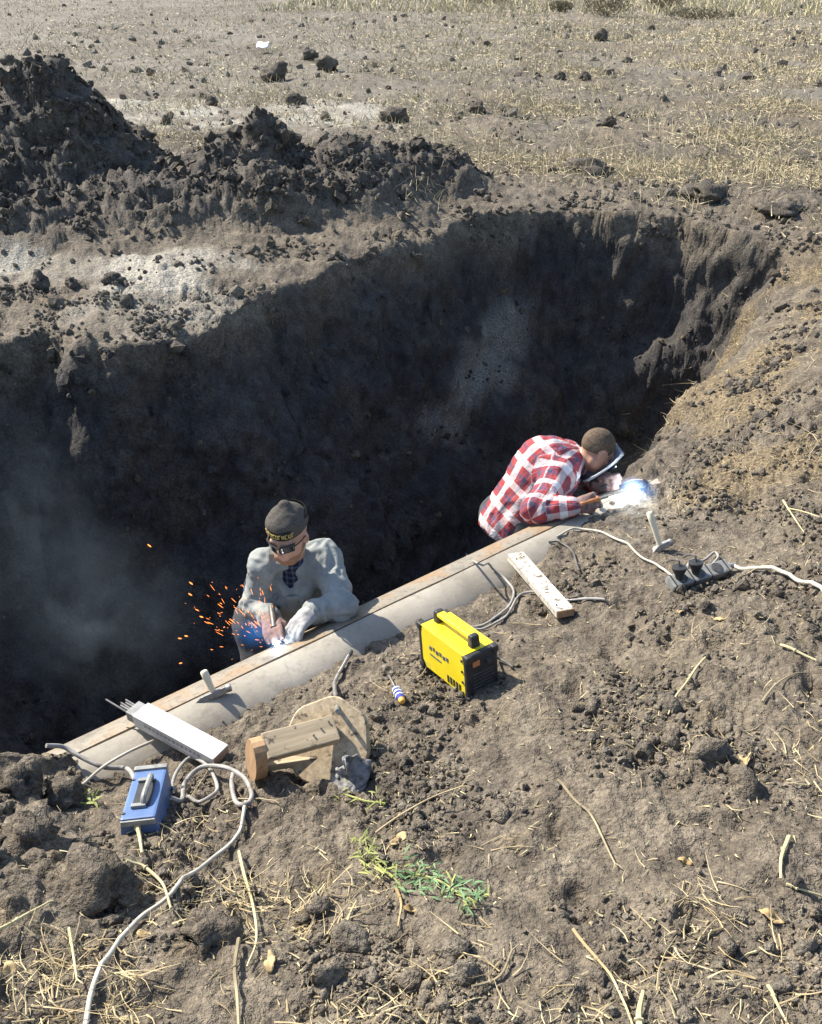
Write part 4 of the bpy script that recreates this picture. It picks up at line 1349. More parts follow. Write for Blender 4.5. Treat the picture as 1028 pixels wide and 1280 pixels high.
def stool():
    D = pick(412, 950) + UP * 0.085
    nrm_ = nrmz([-0.12, -0.62, 0.78])
    root = thing('wooden_stool', D - UP * 0.05, 'overturned rough wooden stool of a round log slice and boards', 'stool')
    e1 = nrmz(np.cross(nrm_, UP)); e2 = np.cross(nrm_, e1)
    # round slice with wobbling bark edge
    n = 48
    V, F = [], []
    rr_ = [0.142 * (1 + 0.02 * math.sin(3 * a + 1) + 0.03 * math.sin(7 * a)) for a in np.linspace(0, 2 * math.pi, n, endpoint=False)]
    for (h, sc_) in ((-0.028, 0.97), (-0.024, 1.0), (0.020, 1.0), (0.026, 0.965)):
        for j in range(n):
            a = 2 * math.pi * j / n
            V.append(D + nrm_ * h + rr_[j] * sc_ * (math.cos(a) * e1 + math.sin(a) * e2))
    for i in range(3):
        for j in range(n):
            F.append([i * n + j, i * n + (j + 1) % n, (i + 1) * n + (j + 1) % n, (i + 1) * n + j])
    F += [list(range(n))[::-1], [3 * n + j for j in range(n)]]
    o = MB().add(V, F).build('seat_slice', M['wood'], root, True)
    with_grain(o, D, np.stack([nrm_, e1, e2], 1))
    # thick board on top
    d0 = float(np.linalg.norm(D - np.array([0, 0, CAM_Z])))
    bl = np.array([0, 0, CAM_Z]) + ray(331, 932) * (proj(D)[0][2] - 0.15)
    br = np.array([0, 0, CAM_Z]) + ray(421, 908) * (proj(D)[0][2] - 0.06)
    x = nrmz(br - bl); R = frame(x, np.array([0.05, -0.42, 0.9])); Lb = np.linalg.norm(br - bl)
    cB = (bl + br) / 2
    o = MB().box(cB - R[:, 2] * 0.02, (Lb, 0.088, 0.036), R, 0.004).build('board', M['wood'], root)
    with_grain(o, cB, R)
    # half-round end block, sawn face outwards to the left
    ec = bl - R[:, 2] * 0.100 + x * -0.016
    m = 20
    prof = [(0.060 * math.cos(a), 0.104 * math.sin(a)) for a in np.linspace(0, 2 * math.pi, m, endpoint=False)]
    V = [ec - x * 0.020 + R[:, 1] * p + R[:, 2] * q for p, q in prof] + [ec + x * 0.018 + R[:, 1] * p + R[:, 2] * q for p, q in prof]
    F = [list(range(m)), list(range(m, 2 * m))[::-1]] + [[i, m + i, m + (i + 1) % m, (i + 1) % m] for i in range(m)]
    o = MB().add(V, F).build('end_block', M['wood_end'], root, False); with_grain(o, ec, np.stack([R[:, 2], x, R[:, 1]], 1))
    # lower rail
    p0 = ec - R[:, 2] * 0.055 - R[:, 1] * 0.0 + x * 0.02; p1 = D - nrm_ * 0.0 + e1 * 0.0 - UP * 0.02 + x * -0.02 - R[:, 1] * 0.02
    Rr = frame(p1 - p0, UP)
    o = MB().box((p0 + p1) / 2, (np.linalg.norm(p1 - p0), 0.055, 0.028), Rr, 0.003).build('lower_rail', M['wood'], root); with_grain(o, p0, Rr)
    for k in range(3):
        p = br - x * (0.02 + 0.03 * k) + R[:, 1] * (0.02 - 0.015 * k)
        MB().cyl(p, p + R[:, 2] * 0.003, 0.0035, None, 7).build('nail', M['steel_dark'], root, True)
    return D, nrm_
stoolD, stoolN = stool()

def plank():
    A = at_z(644, 697, -0.385); B = at_z(706, 773, 0)
    B = pick(706, 775) + UP * 0.035
    A[2] = -0.375
    x = nrmz(B - A); R = frame(x, UP); L = np.linalg.norm(B - A); c = (A + B) / 2
    root = thing('timber_plank', c, 'short pale weathered plank leaning from the pipe down to the soil', 'plank')
    bm = MB().box(c, (L, 0.078, 0.034), R, 0.003)
    o = bm.build('board', M['wood_white'], root); with_grain(o, c, R)
    o = MB().box(c + x * (L / 2 + 0.0012), (0.003, 0.074, 0.031), R).build('sawn_end', M['wood_end'], root); with_grain(o, c, R)
    for k in (-0.4, -0.38, 0.42):
        p = c + x * k * L + R[:, 2] * 0.017 + R[:, 1] * 0.02 * (1 if k < -0.39 else -1)
        MB().cyl(p, p + R[:, 2] * 0.004, 0.004, None, 7).build('nail', M['steel_dark'], root, True)
plank()

def hammer(base, handle_top, head_dir, hl, hw, label, off=0.0):
    base = np.asarray(base, float); d = nrmz(np.asarray(handle_top) - base); L = np.linalg.norm(np.asarray(handle_top) - base)
    root = thing('hammer', base, label, 'hammer', 'hammers by the pipe')
    hx = nrmz(np.asarray(head_dir) - d * np.dot(head_dir, d)); R = frame(d, hx)      # x handle, z head
    Rh = np.stack([hx, R[:, 1], d], 1)
    h = MB().box(base + hx * off, (hl, hw, hw), Rh, 0.004).build('head', M['steel'], root)
    MB().lathe(base + hx * (off + hl / 2 - 0.004), hx, [(0, hw * 0.46), (0.006, hw * 0.62), (0.020, hw * 0.62), (0.023, hw * 0.5)], 12).build('face', M['steel'], root, True)
    V, F = [], []
    tip = base - hx * (hl / 2 - off + 0.03); w = hw / 2
    q0 = base - hx * (hl / 2 - off - 0.002)
    V = [q0 + R[:, 1] * w * s1 + d * w * s2 for s1, s2 in ((-1, -1), (1, -1), (1, 1), (-1, 1))] + [tip + R[:, 1] * w * s for s in (-1, 1)]
    MB().add(V, [[0, 1, 5, 4], [3, 4, 5, 2], [0, 4, 3], [1, 2, 5], [0, 3, 2, 1]]).build('peen', M['steel'], root)
    prof = [(0.0, 0.010), (0.03, 0.0115), (L * 0.5, 0.0125), (L * 0.8, 0.0150), (L - 0.004, 0.0145), (L, 0.011)]
    o = MB().lathe(base - d * 0.012, d, prof, 12).build('handle', M['handle_wood'], root, True)
    with_grain(o, base, R)

hb = at_z(268, 868, -0.390)
hammer(hb, at_z(253, 835, -0.29), np.array([0.95, 0.25, 0.0]), 0.10, 0.026, 'small hammer with its head on the grey pipe and handle tilted up')
hb2 = pick(825, 688) + UP * 0.016
hammer(hb2, at_y(811, 637, hb2[1] + 0.06), np.array([0.9, 0.45, 0.05]), 0.07, 0.028, 'hammer standing on its head on the soil with pale wooden handle upright', 0.012)

def power_strip():
    a = pick(836, 738) + UP * 0.03; b = pick(908, 716) + UP * 0.03
    x = nrmz(b - a); L = np.linalg.norm(b - a); c = (a + b) / 2
    R = frame(x, nrmz(UP + np.array([0, -0.35, 0])))
    root = thing('power_strip', c - UP * 0.03, 'grey power strip with two round black plugs lying on the right bank', 'power strip')
    P_ = lambda u, v, w: c + R @ np.array([u, v, w])
    MB().box(c, (L, 0.062, 0.042), R, 0.007, 2).build('housing', M['grey_plastic'], root)
    for k in range(3):
        s = MB().lathe(P_(-L * 0.32 + L * 0.30 * k, 0, 0.020), R[:, 2], [(0, 0.024), (0.004, 0.024), (0.0045, 0.019)], 18).build('socket', M['steel_dark'], root, True)
    for k in range(4):
        MB().box(P_(-L * 0.46 + L * 0.30 * k, 0, 0.0015), (0.006, 0.064, 0.043), R, 0.002).build('rib', M['black_plastic'], root)
    MB().lathe(P_(L / 2 - 0.004, 0, 0), x, [(0, 0.016), (0.015, 0.014), (0.045, 0.0095)], 12).build('cord_sleeve', M['grey_plastic'], root, True)
    for k, u in enumerate((-L * 0.36, -L * 0.08)):
        d = nrmz(R[:, 2] * 0.85 + R[:, 1] * 0.45)
        p = tag(thing('power_plug', P_(u, 0.006, 0.024), ('round black plug at the left end of the power strip', 'round black plug in the middle of the power strip')[k], 'plug', 'plugs in the power strip'))
        MB().lathe(P_(u, 0.004, 0.020), d, [(0, 0.014), (0.018, 0.018), (0.034, 0.026), (0.046, 0.030), (0.052, 0.029), (0.054, 0.020)], 20).build('plug_body', M['black_plastic'], p, True)
        e = P_(u, 0.004, 0.020) + d * 0.052
        MB().tube(spline([e, e + d * 0.02 + R[:, 1] * 0.01, e + R[:, 1] * 0.05 - UP * 0.01, e + R[:, 1] * 0.08 - UP * 0.05], 5), 0.005, 7).build('lead', M['cable_dark'], p, True)
    return P_, L
PS, PSL = power_strip()

def screwdriver():
    a = pick(479, 832) + UP * 0.02; b = pick(487, 851) + UP * 0.025; e = pick(502, 880) + UP * 0.02
    d = nrmz(e - b); b = e - d * 0.105
    root = thing('screwdriver', (b + e) / 2, 'screwdriver with blue and white striped handle stuck in the soil', 'screwdriver')
    MB().cyl(b, b - d * 0.12, 0.0035, 0.003, 8).build('shaft', M['steel'], root, True)
    MB().lathe(b - d * 0.003, d, [(0, 0.008), (0.006, 0.013), (0.03, 0.011), (0.05, 0.015), (0.09, 0.016), (0.106, 0.013)], 14).build('handle', M['blue_plastic'], root, True)
    for k in range(3):
        MB().lathe(b + d * (0.018 + 0.027 * k), d, [(0, 0.0128), (0.001, 0.0168), (0.011, 0.0172), (0.012, 0.0128)], 14).build('stripe', M['white_plastic'], root, True)
    MB().lathe(e, d, [(0, 0.013), (0.012, 0.012), (0.018, 0.007)], 12).build('end_cap', M['amber'], root, True)
screwdriver()

_bank = (flat2[:, 1] < 5.2) & (np.abs(flat2[:, 0]) < 2.6) & (flat2[:, 2] > -0.62)
_bk = flat2[_bank]
def rest_on_ground(S_, r):
    S_ = S_.copy()
    for i in range(len(S_)):
        d2 = (_bk[:, 0] - S_[i, 0]) ** 2 + (_bk[:, 1] - S_[i, 1]) ** 2
        m = d2 < (r + 0.018) ** 2
        if m.any():
            S_[i, 2] = max(S_[i, 2], float(_bk[m, 2].max()) + r * 0.55)
        # keep clear of the pipe
        q = (S_[i, :2] - CREST0) @ PFAR - AXQ; t_ = (S_[i, :2] - CREST0) @ PDIR
        if abs(q) < PIPE_R + r and -1.9 < t_ < 3.0:
            S_[i, 2] = max(S_[i, 2], AX_Z + math.sqrt(max(0, (PIPE_R + r) ** 2 - q * q)))
    z0 = S_[:, 2].copy(); z = z0.copy()
    for _ in range(8):
        zs = z.copy(); zs[1:-1] = 0.25 * z[:-2] + 0.5 * z[1:-1] + 0.25 * z[2:]
        z = np.maximum(zs, z0 - 0.25 * r)
    S_[:, 2] = z
    return S_

def pick_any(u, v, lift=0.0, tol=4):
    """the nearer of the ground and the pipe along the line of sight"""
    p = pick(u, v, tol=tol)
    o_ = np.array([0, 0, CAM_Z]); d = ray(u, v)
    ax = np.array([PDIR[0], PDIR[1], 0.0]); c_ = np.array([*pipe_xy(0, AXQ), AX_Z])
    w_ = o_ - c_; dd = d - ax * (d @ ax); ww = w_ - ax * (w_ @ ax)
    A_, B_, C_ = dd @ dd, 2 * dd @ ww, ww @ ww - (PIPE_R + 0.002) ** 2
    disc = B_ * B_ - 4 * A_ * C_
    if disc > 0:
        t_ = (-B_ - math.sqrt(disc)) / (2 * A_)
        if 0 < t_ < proj(p)[0][2] + 0.02:
            p = o_ + d * t_
    return p + UP * lift

CABLE_PTS = []
def cable(name, px_pts, r, mat, label, lift=None, cat='cable', group='cables lying on the bank', n=7, extra=None, world_pts=None):
    pts = []
    for i, q in enumerate(px_pts):
        if len(q) == 2:
            p = pick_any(q[0], q[1], r * 0.8)
        else:
            if q[2] == 'w':
                p = np.asarray(q[0], float)
            else:
                p = pick_any(q[0], q[1])
                # raised: stay on the same line of sight, nearer the eye
                d = ray(q[0], q[1]); base = proj(p)[0][2]
                p = np.array([0, 0, CAM_Z]) + d * (base - q[2])
        pts.append(p)
    S_ = rest_on_ground(spline(pts, n), r)
    CABLE_PTS.append(S_[::2])
    o = MB().tube(S_, r, 9).build(name, mat, None, True)
    # origin at the middle of the run
    return tag(o, label, cat, group)

cable('welding_cable', [(308, 1006, 0.03), (305, 1024), (296, 1050), (266, 1081), (216, 1118), (172, 1157), (138, 1200), (116, 1245), (108, 1290), (104, 1330)], 0.0058, M['cable_pale'],
      'pale cable running down the lower left corner of the soil')
cable('welding_cable', [(BP(-0.02, 0.07, 0.03), 0, 'w'), (228, 1000, 0.02), (232, 978, 0.05), (252, 960, 0.08), (283, 959, 0.09), (306, 975, 0.08), (315, 995, 0.05), (304, 1010, 0.02), (294, 1000, 0.04), (290, 980, 0.06), (292, 965, 0.06)], 0.0075, M['cable_grey'],
      'grey hose like cable looped upright beside the blue case')
cable('welding_cable', [(BP(-0.08, 0.075, 0.02), 0, 'w'), (216, 985, 0.02), (222, 963, 0.05), (240, 948, 0.04), (262, 962, 0.03), (272, 990, 0.03), (250, 1003, 0.02), (236, 1001)], 0.0062, M['cable_grey'],
      'smaller inner coil of grey cable between blue case and stool')
cable('thin_cable', [(100, 1004), (104, 985, 0.02), (125, 962, 0.05), (160, 940, 0.05), (192, 926, 0.03), (206, 918)], 0.0055, M['cable_pale'],
      'thin pale cable arching from soil up to the white carton')
cable('welding_cable', [(58, 932, 0.03), (80, 934, 0.05), (100, 946, 0.05), (128, 958, 0.04), (160, 964, 0.03), (BP(-0.12, -0.05, 0.03), 0, 'w')], 0.008, M['cable_grey'],
      'grey cable running over the pipe end into the blue case')
cable('thin_cable', [(WP(-0.17, 0.03, -0.05), 0, 'w'), (560, 779, 0.05), (586, 786), (612, 781), (636, 760), (642, 742), (630, 724), (612, 711), (592, 702), (582, 694)], 0.0055, M['cable_grey'],
      'thin grey cable from the yellow machine curving up onto the pipe')
cable('thin_cable', [(WP(-0.17, -0.03, -0.05), 0, 'w'), (575, 790, 0.02), (606, 788), (632, 772), (648, 748), (665, 743), (690, 749), (720, 753), (756, 751)], 0.0055, M['cable_grey'],
      'thin grey cable passing beneath the pale plank')
cable('thin_cable', [(WP(0.165, 0.02, 0.055), 0, 'w'), (618, 823, 0.06), (632, 828, 0.03), (642, 840)], 0.005, M['cable_dark'],
      'short dark power cord at the dark end of the yellow machine')
cable('thin_cable', [(696, 672), (706, 667), (722, 663), (745, 667), (772, 679), (800, 697), (822, 711), (840, 722)], 0.0055, M['cable_pale'],
      'pale cable from the plaid welder\'s arms to the power strip')
cable('thin_cable', [(686, 678), (700, 681), (714, 690), (719, 703), (724, 716)], 0.0045, M['cable_dark'],
      'short dark wire on the soil between plank and plaid welder')
cable('power_cable', [(PS(PSL / 2 + 0.03, 0, 0), 0, 'w'), (930, 713, 0.01), (955, 717), (985, 727), (1015, 743), (1045, 762), (1090, 785)], 0.0085, M['cable_pale'],
      'thick white cable leading from the power strip to the right edge')
cable('power_cable', [(PS(-PSL * 0.1, 0.05, -0.01), 0, 'w'), (864, 704), (880, 700, 0.04), (893, 691, 0.05), (898, 696, 0.05), (890, 706, 0.02)], 0.006, M['cable_grey'],
      'grey cord making a small loop behind the power strip')

def bent_rod():
    a = pick(437, 826) + UP * 0.03; b = np.array([0, 0, CAM_Z]) + ray(418, 853) * (proj(a)[0][2] - 0.14); c = np.array([0, 0, CAM_Z]) + ray(422, 889) * (proj(stoolD)[0][2] - 0.07)
    root = thing('bent_rod', c, 'bent steel bar propped between the soil and the wooden stool', 'steel bar')
    MB().tube(spline([a, a + (b - a) * 0.85, b + (c - b) * 0.15, c], 6), [0.007] * 19, 8).build('bar', M['steel'], root, True)
    MB().lathe(a, nrmz(a - b), [(0, 0.009), (0.02, 0.010), (0.03, 0.006)], 10).build('tip', M['steel_dark'], root, True)
bent_rod()

def rag():
    p = pick(440, 972) + np.array([0, -0.01, 0.02])
    n = 46
    V = []
    for i in range(n):
        for j in range(n):
            a, b = (i / (n - 1) - 0.5), (j / (n - 1) - 0.5)
            r = math.hypot(a, b)
            V.append((p[0] + a * 0.115, p[1] + b * 0.10, p[2] + 0.105 * math.exp(-(r / 0.30) ** 2) - 0.025))
    V = np.array(V)
    w1_ = np.stack([pnoise(V / 0.05 + 3 + 7 * k) for k in range(3)], 1); w2_ = np.stack([pnoise(V / 0.022 + 30 + 7 * k) for k in range(3)], 1)
    V = V + 0.038 * w1_ + 0.016 * w2_
    F = [[i * n + j, i * n + j + 1, (i + 1) * n + j + 1, (i + 1) * n + j] for i in range(n - 1) for j in range(n - 1)]
    o = mesh_np('crumpled_rag', V, np.array(F)[:, ::-1], M['rag'])
    md = o.modifiers.new('thick', 'SOLIDIFY'); md.thickness = 0.004
    tag(o, 'crumpled dirty grey rag against the wooden stool', 'rag')
rag()

# ------------------------------------------------------------------ scattered soil, straw, stubble
def straw_mat(name, c1, c2, trans=0.2):
    t = NT(name)
    c = t.ramp(t.noise(11, 2, 0.5), [(0.3, c1), (0.7, c2)])
    return t.surf(c, 0.65, 0, None, 0.3)
M['straw'] = straw_mat('dry_straw', (0.30, 0.22, 0.11), (0.56, 0.46, 0.27))
M['straw_grey'] = straw_mat('grey_stubble', (0.17, 0.135, 0.085), (0.40, 0.33, 0.20))
M['stubble'] = straw_mat('field_stubble', (0.24, 0.19, 0.11), (0.58, 0.49, 0.30))
M['husk'] = straw_mat('dry_husk', (0.26, 0.17, 0.075), (0.50, 0.37, 0.19))
M['leaf_green'] = straw_mat('weed_green', (0.06, 0.12, 0.05), (0.16, 0.26, 0.12))
M['leaf_yellow'] = straw_mat('yellowing_leaf', (0.17, 0.20, 0.05), (0.34, 0.34, 0.11))
M['dry_grass'] = straw_mat('dry_grass', (0.38, 0.32, 0.17), (0.56, 0.49, 0.29))
M['twig'] = straw_mat('dry_bush', (0.12, 0.10, 0.065), (0.26, 0.22, 0.13))

def ico(sub):
    bm = bmesh.new(); bmesh.ops.create_icosphere(bm, subdivisions=sub, radius=1.0)
    V = np.array([v.co[:] for v in bm.verts]); F = np.array([[v.index for v in f.verts] for f in bm.faces]); bm.free()
    return V, F
def clod_variants(sub, n, rough):
    V, F = ico(sub)
    out = []
    for k in range(n):
        r = 1 + rough * 1.6 * pnoise(V * 1.1 + 13.7 * k) + rough * 1.1 * pnoise(V * 2.6 + 5.1 * k) + 0.10 * RNG.normal(size=len(V)) * (sub < 2)
        out.append(V * r[:, None] * np.array([1, 0.75 + 0.35 * RNG.random(), 0.6 + 0.3 * RNG.random()]))
    return out, F
def rand_rot(n):
    q = RNG.normal(size=(n, 4)); q /= np.linalg.norm(q, axis=1, keepdims=True)
    w, x, y, z = q.T
    return np.stack([np.stack([1 - 2 * (y * y + z * z), 2 * (x * y - z * w), 2 * (x * z + y * w)], 1),
                     np.stack([2 * (x * y + z * w), 1 - 2 * (x * x + z * z), 2 * (y * z - x * w)], 1),
                     np.stack([2 * (x * z - y * w), 2 * (y * z + x * w), 1 - 2 * (x * x + y * y)], 1)], 1)

fa = np.linalg.norm(np.cross(GP[1:, :-1] - GP[:-1, :-1], GP[:-1, 1:] - GP[:-1, :-1]), axis=-1)
area = np.zeros((NCOL, NR)); area[:-1, :-1] = fa; area = area.ravel()
inview = (flat2[:, 1] < 75) & (px[:, 0] > -260) & (px[:, 0] < 1290) & (px[:, 1] > -60) & (px[:, 1] < 1420)
def sample(weight, n):
    w_ = np.where(inview, weight * area, 0); c = np.cumsum(w_); c /= c[-1]
    return np.searchsorted(c, RNG.random(n))
def scatter_clods(name, ids, radii, sub, rough, attrs, sink=0.25, parent=None, label=None, cat=None, smooth=False):
    var, F = clod_variants(sub, 7, rough)
    n = len(ids); nv = len(var[0])
    k = RNG.integers(0, 7, n)
    base = np.stack(var)[k]
    V = np.einsum('nij,nvj->nvi', rand_rot(n), base) * radii[:, None, None]
    V += flat2[ids][:, None, :] + (_gnf[ids] * (radii * (1 - 2 * sink) * 0.6)[:, None])[:, None, :]
    FF = (F[None] + (np.arange(n) * nv)[:, None, None]).reshape(-1, 3)
    at = {k_: np.repeat(v_, nv) for k_, v_ in attrs.items()}
    o = mesh_np(name, V.reshape(-1, 3), FF, M['soil'], parent, smooth, at)
    return tag(o, label, cat, None, 'stuff')

bankw = nearb * (1 - 0.75 * pipe_zone)
dens = np.clip(0.3 + 2.2 * fbm(flat2 + 200, 0.35, 3), 0.03, 2.0)
onpipe = (np.abs(q_pipe - AXQ) < PIPE_R) & (s_pipe > -1.9) & (s_pipe < 3.0) & (flat2[:, 2] < AX_Z + 0.2)
ok = (~onpipe).astype(float)
_bi = np.where(_bank)[0]
for q_ in np.concatenate(CABLE_PTS):            # loose clods do not lie on the cables
    ok[_bi[((_bk[:, :2] - q_[:2].astype(np.float32)) ** 2).sum(1) < 0.022 ** 2]] = 0
# fine crumbs of the near bank, more where the camera stands close
ids = sample(bankw * dens ** 1.7 * ok / np.clip(dcam, 1, 9) ** 1.5, 15000)
scatter_clods('soil_crumbs', ids, np.exp(RNG.normal(-5.5, 0.50, len(ids))) * np.clip(dcam[ids] / 2.2, 0.8, 1.8), 1, 0.3,
              {'damp': 0.2 * RNG.random(len(ids)) * (RNG.random(len(ids)) < 0.4), 'pale': 0.22 * RNG.random(len(ids)), 'clay': 0.25 * (RNG.random(len(ids)) < 0.15)}, 0.2, None,
              'fine crumbs of soil strewn over the near bank', 'soil crumbs')
ids = sample(bankw * dens ** 2 * ok / np.clip(dcam, 1, 9), 600)
scatter_clods('soil_clods', ids, np.clip(np.exp(RNG.normal(-4.15, 0.42, len(ids))), 0.006, 0.05), 2, 0.42, {'damp': 0.2 * RNG.random(len(ids)), 'pale': 0.15 * RNG.random(len(ids)), 'clay': np.zeros(len(ids))}, 0.42, None,
              'fist sized and smaller clods lying on the near bank', 'soil clods', True)
# the heap
ids = sample(heapm * (0.10 + dens ** 2), 6000)
scatter_clods('clods', ids, np.clip(np.exp(RNG.normal(-4.2, 0.62, len(ids))), 0.008, 0.11), 2, 0.62, {'damp': 0.25 + 0.5 * RNG.random(len(ids)), 'pale': np.zeros(len(ids)), 'clay': 0.2 * (RNG.random(len(ids)) < 0.06)}, 0.55, heap, None, None, False)
# between rim and heap, and thinning out over the field
farw = (1 - wallm) * (1 - heapm) * (flat2[:, 1] > 4.9)
rimw = farw * (np.exp(-np.clip(np.abs(sdist) - 0.1, 0, None) / 0.5) + 0.7 * np.exp(-np.clip(0.06 - HPg.ravel(), 0, None) * 30) * 0 + 0.10) * np.clip(1.5 - flat2[:, 1] / 16, 0.02, 1)
ids = sample(rimw * dens ** 1.5, 4200)
scatter_clods('rim_clods', ids, np.clip(np.exp(RNG.normal(-4.15, 0.5, len(ids))), 0.008, 0.07), 1, 0.32, {'damp': 0.3 * RNG.random(len(ids)), 'pale': 0.25 * RNG.random(len(ids)) * (RNG.random(len(ids)) < 0.5), 'clay': np.zeros(len(ids))}, 0.3, None,
              'loose clods strewn along the far rim of the pit', 'soil clods')
ids = sample(farw * dens * (flat2[:, 1] > 8.5) / np.clip(dcam, 5, 80) ** 2.2, 700)
scatter_clods('field_clods', ids, np.clip(np.exp(RNG.normal(-3.2, 0.4, len(ids))) * np.clip(dcam[ids] / 12, 0.8, 2.0), 0.012, 0.14), 1, 0.32, {'damp': 0.4 * RNG.random(len(ids)), 'pale': 0.3 * RNG.random(len(ids)), 'clay': np.zeros(len(ids))}, 0.35, None,
              'small clods scattered over the stubble field', 'soil clods')
# debris on the walls of the pit
ids = sample(wallm * dens ** 2 * (dcam < 12) * ok, 1500)
scatter_clods('wall_clods', ids, np.clip(np.exp(RNG.normal(-4.2, 0.45, len(ids))), 0.008, 0.06), 1, 0.4, {'damp': 0.7 + 0.3 * RNG.random(len(ids)), 'pale': 0.12 * (RNG.random(len(ids)) < 0.15), 'clay': 0.5 * (RNG.random(len(ids)) < 0.15)}, 0.4, None,
              'clods sticking out of the shaded pit walls', 'soil clods')

def pipe_soil(n):
    var, F = clod_variants(1, 7, 0.35)
    s_ = RNG.random(n) * 3.2 - 1.0
    lim = 50 - 6 * pnoise(np.stack([s_ * 3, s_ * 0, s_ * 0], 1)) * 3
    a = np.radians(lim - np.abs(RNG.normal(size=n)) * 6 + 3)
    r = np.exp(RNG.normal(-5.6, 0.5, n))
    c = np.stack([pipe_xy(0, AXQ)[0] + PDIR[0] * s_ - PFAR[0] * np.sin(a) * PIPE_R, pipe_xy(0, AXQ)[1] + PDIR[1] * s_ - PFAR[1] * np.sin(a) * PIPE_R, AX_Z + np.cos(a) * PIPE_R], 1)
    V = np.einsum('nij,nvj->nvi', rand_rot(n), np.stack(var)[RNG.integers(0, 7, n)]) * r[:, None, None] + c[:, None, :]
    FF = (F[None] + (np.arange(n) * len(var[0]))[:, None, None]).reshape(-1, 3)
    o = mesh_np('caked_soil', V.reshape(-1, 3), FF, M['soil'], pipe, False)
    o['kind'] = 'stuff'
pipe_soil(2200)

def blades(name, pos, nrm, length, width, lean, mat, label, cat, flat_lay=False, segs=3, parent=None, kind='stuff', bend=0.5):
    """bent tapering strips; lying on the ground or standing"""
    n = len(pos)
    az = RNG.random(n) * 2 * math.pi
    h = np.stack([np.cos(az), np.sin(az), np.zeros(n)], 1)
    nrm = nrm / np.linalg.norm(nrm, axis=1, keepdims=True)
    if flat_lay:
        d = h - nrm * (h * nrm).sum(1, keepdims=True); d /= np.linalg.norm(d, axis=1, keepdims=True)
        up = nrm
        d = d + up * (lean * (RNG.random((n, 1)) - 0.2)); d /= np.linalg.norm(d, axis=1, keepdims=True)
        curl = np.cross(d, up) * (RNG.normal(size=(n, 1)) * bend) + up * (RNG.normal(size=(n, 1)) * bend * 0.35)
    else:
        d = np.tile(np.array([0, 0, 1.0]), (n, 1)) + h * (lean * np.abs(RNG.normal(size=(n, 1))))
        d /= np.linalg.norm(d, axis=1, keepdims=True)
        curl = h * (bend * RNG.random((n, 1))) - np.array([0, 0, 0.4 * bend])
    side = np.cross(d, up if flat_lay else np.cross(d, h) + 1e-6); side /= np.linalg.norm(side, axis=1, keepdims=True) + 1e-9
    thick = np.cross(side, d)
    V = np.zeros((n, segs + 1, 3, 3))
    for k in range(segs + 1):
        t_ = k / segs
        c = pos + d * (length * t_)[:, None] + curl * (length * t_ * t_)[:, None]
        w_ = (width * (1 - 0.75 * t_) * 0.5)[:, None]
        V[:, k, 0] = c - side * w_; V[:, k, 1] = c + side * w_; V[:, k, 2] = c + thick * w_ * 0.9
    nv = (segs + 1) * 3
    F = []
    for k in range(segs):
        a, b = k * 3, (k + 1) * 3
        for (i, j) in ((0, 1), (1, 2), (2, 0)):
            F.append([a + i, a + j, b + j, b + i])
    F = np.array(F)
    FF = (F[None] + (np.arange(n) * nv)[:, None, None]).reshape(-1, 4)
    o = mesh_np(name, V.reshape(-1, 3), FF, mat, parent, False)
    return tag(o, label, cat, None, kind)

gn = _gnf
# straw litter on the near bank: thick in the lower left, thinner elsewhere
ll = np.exp(-((px[:, 0] - 230) / 260) ** 2 - ((px[:, 1] - 1230) / 110) ** 2) * 6 + 0.22 + 0.7 * sstep(600, 950, px[:, 0]) * sstep(700, 950, px[:, 1])
ids = sample(nearb * ok * ll * np.clip(0.25 + 2.5 * fbm(flat2 + 300, 0.4, 2), 0.03, 2) / np.clip(dcam, 1, 6) ** 1.2, 3600)
L_ = np.exp(RNG.normal(-3.35, 0.55, len(ids)))
blades('straw_litter', flat2[ids] + gn[ids] * 0.005, gn[ids], L_, np.clip(L_ * 0.07, 0.0013, 0.0045), 0.35, M['straw'], 'bits of dry straw and stalk scattered over the near bank', 'straw', True)
ids = sample(nearb * ok * (0.3 + dens) / np.clip(dcam, 1, 6) ** 1.5, 3200)
L_ = np.exp(RNG.normal(-4.35, 0.4, len(ids)))
blades('chaff', flat2[ids] + gn[ids] * 0.004, gn[ids], L_, np.clip(L_ * 0.26, 0.0015, 0.006), 0.4, M['dry_grass'], 'fine pale chaff mixed into the near soil', 'chaff', True, 2)
ids = sample(rightb * (0.15 + 1.6 * clay) , 2600)
L_ = np.exp(RNG.normal(-3.2, 0.5, len(ids)))
blades('root_fibres', flat2[ids] + gn[ids] * 0.004, gn[ids], L_, np.clip(L_ * 0.07, 0.002, 0.005), 0.5, M['straw'], 'dry straw and root fibres on the sunny right slope', 'straw', True)
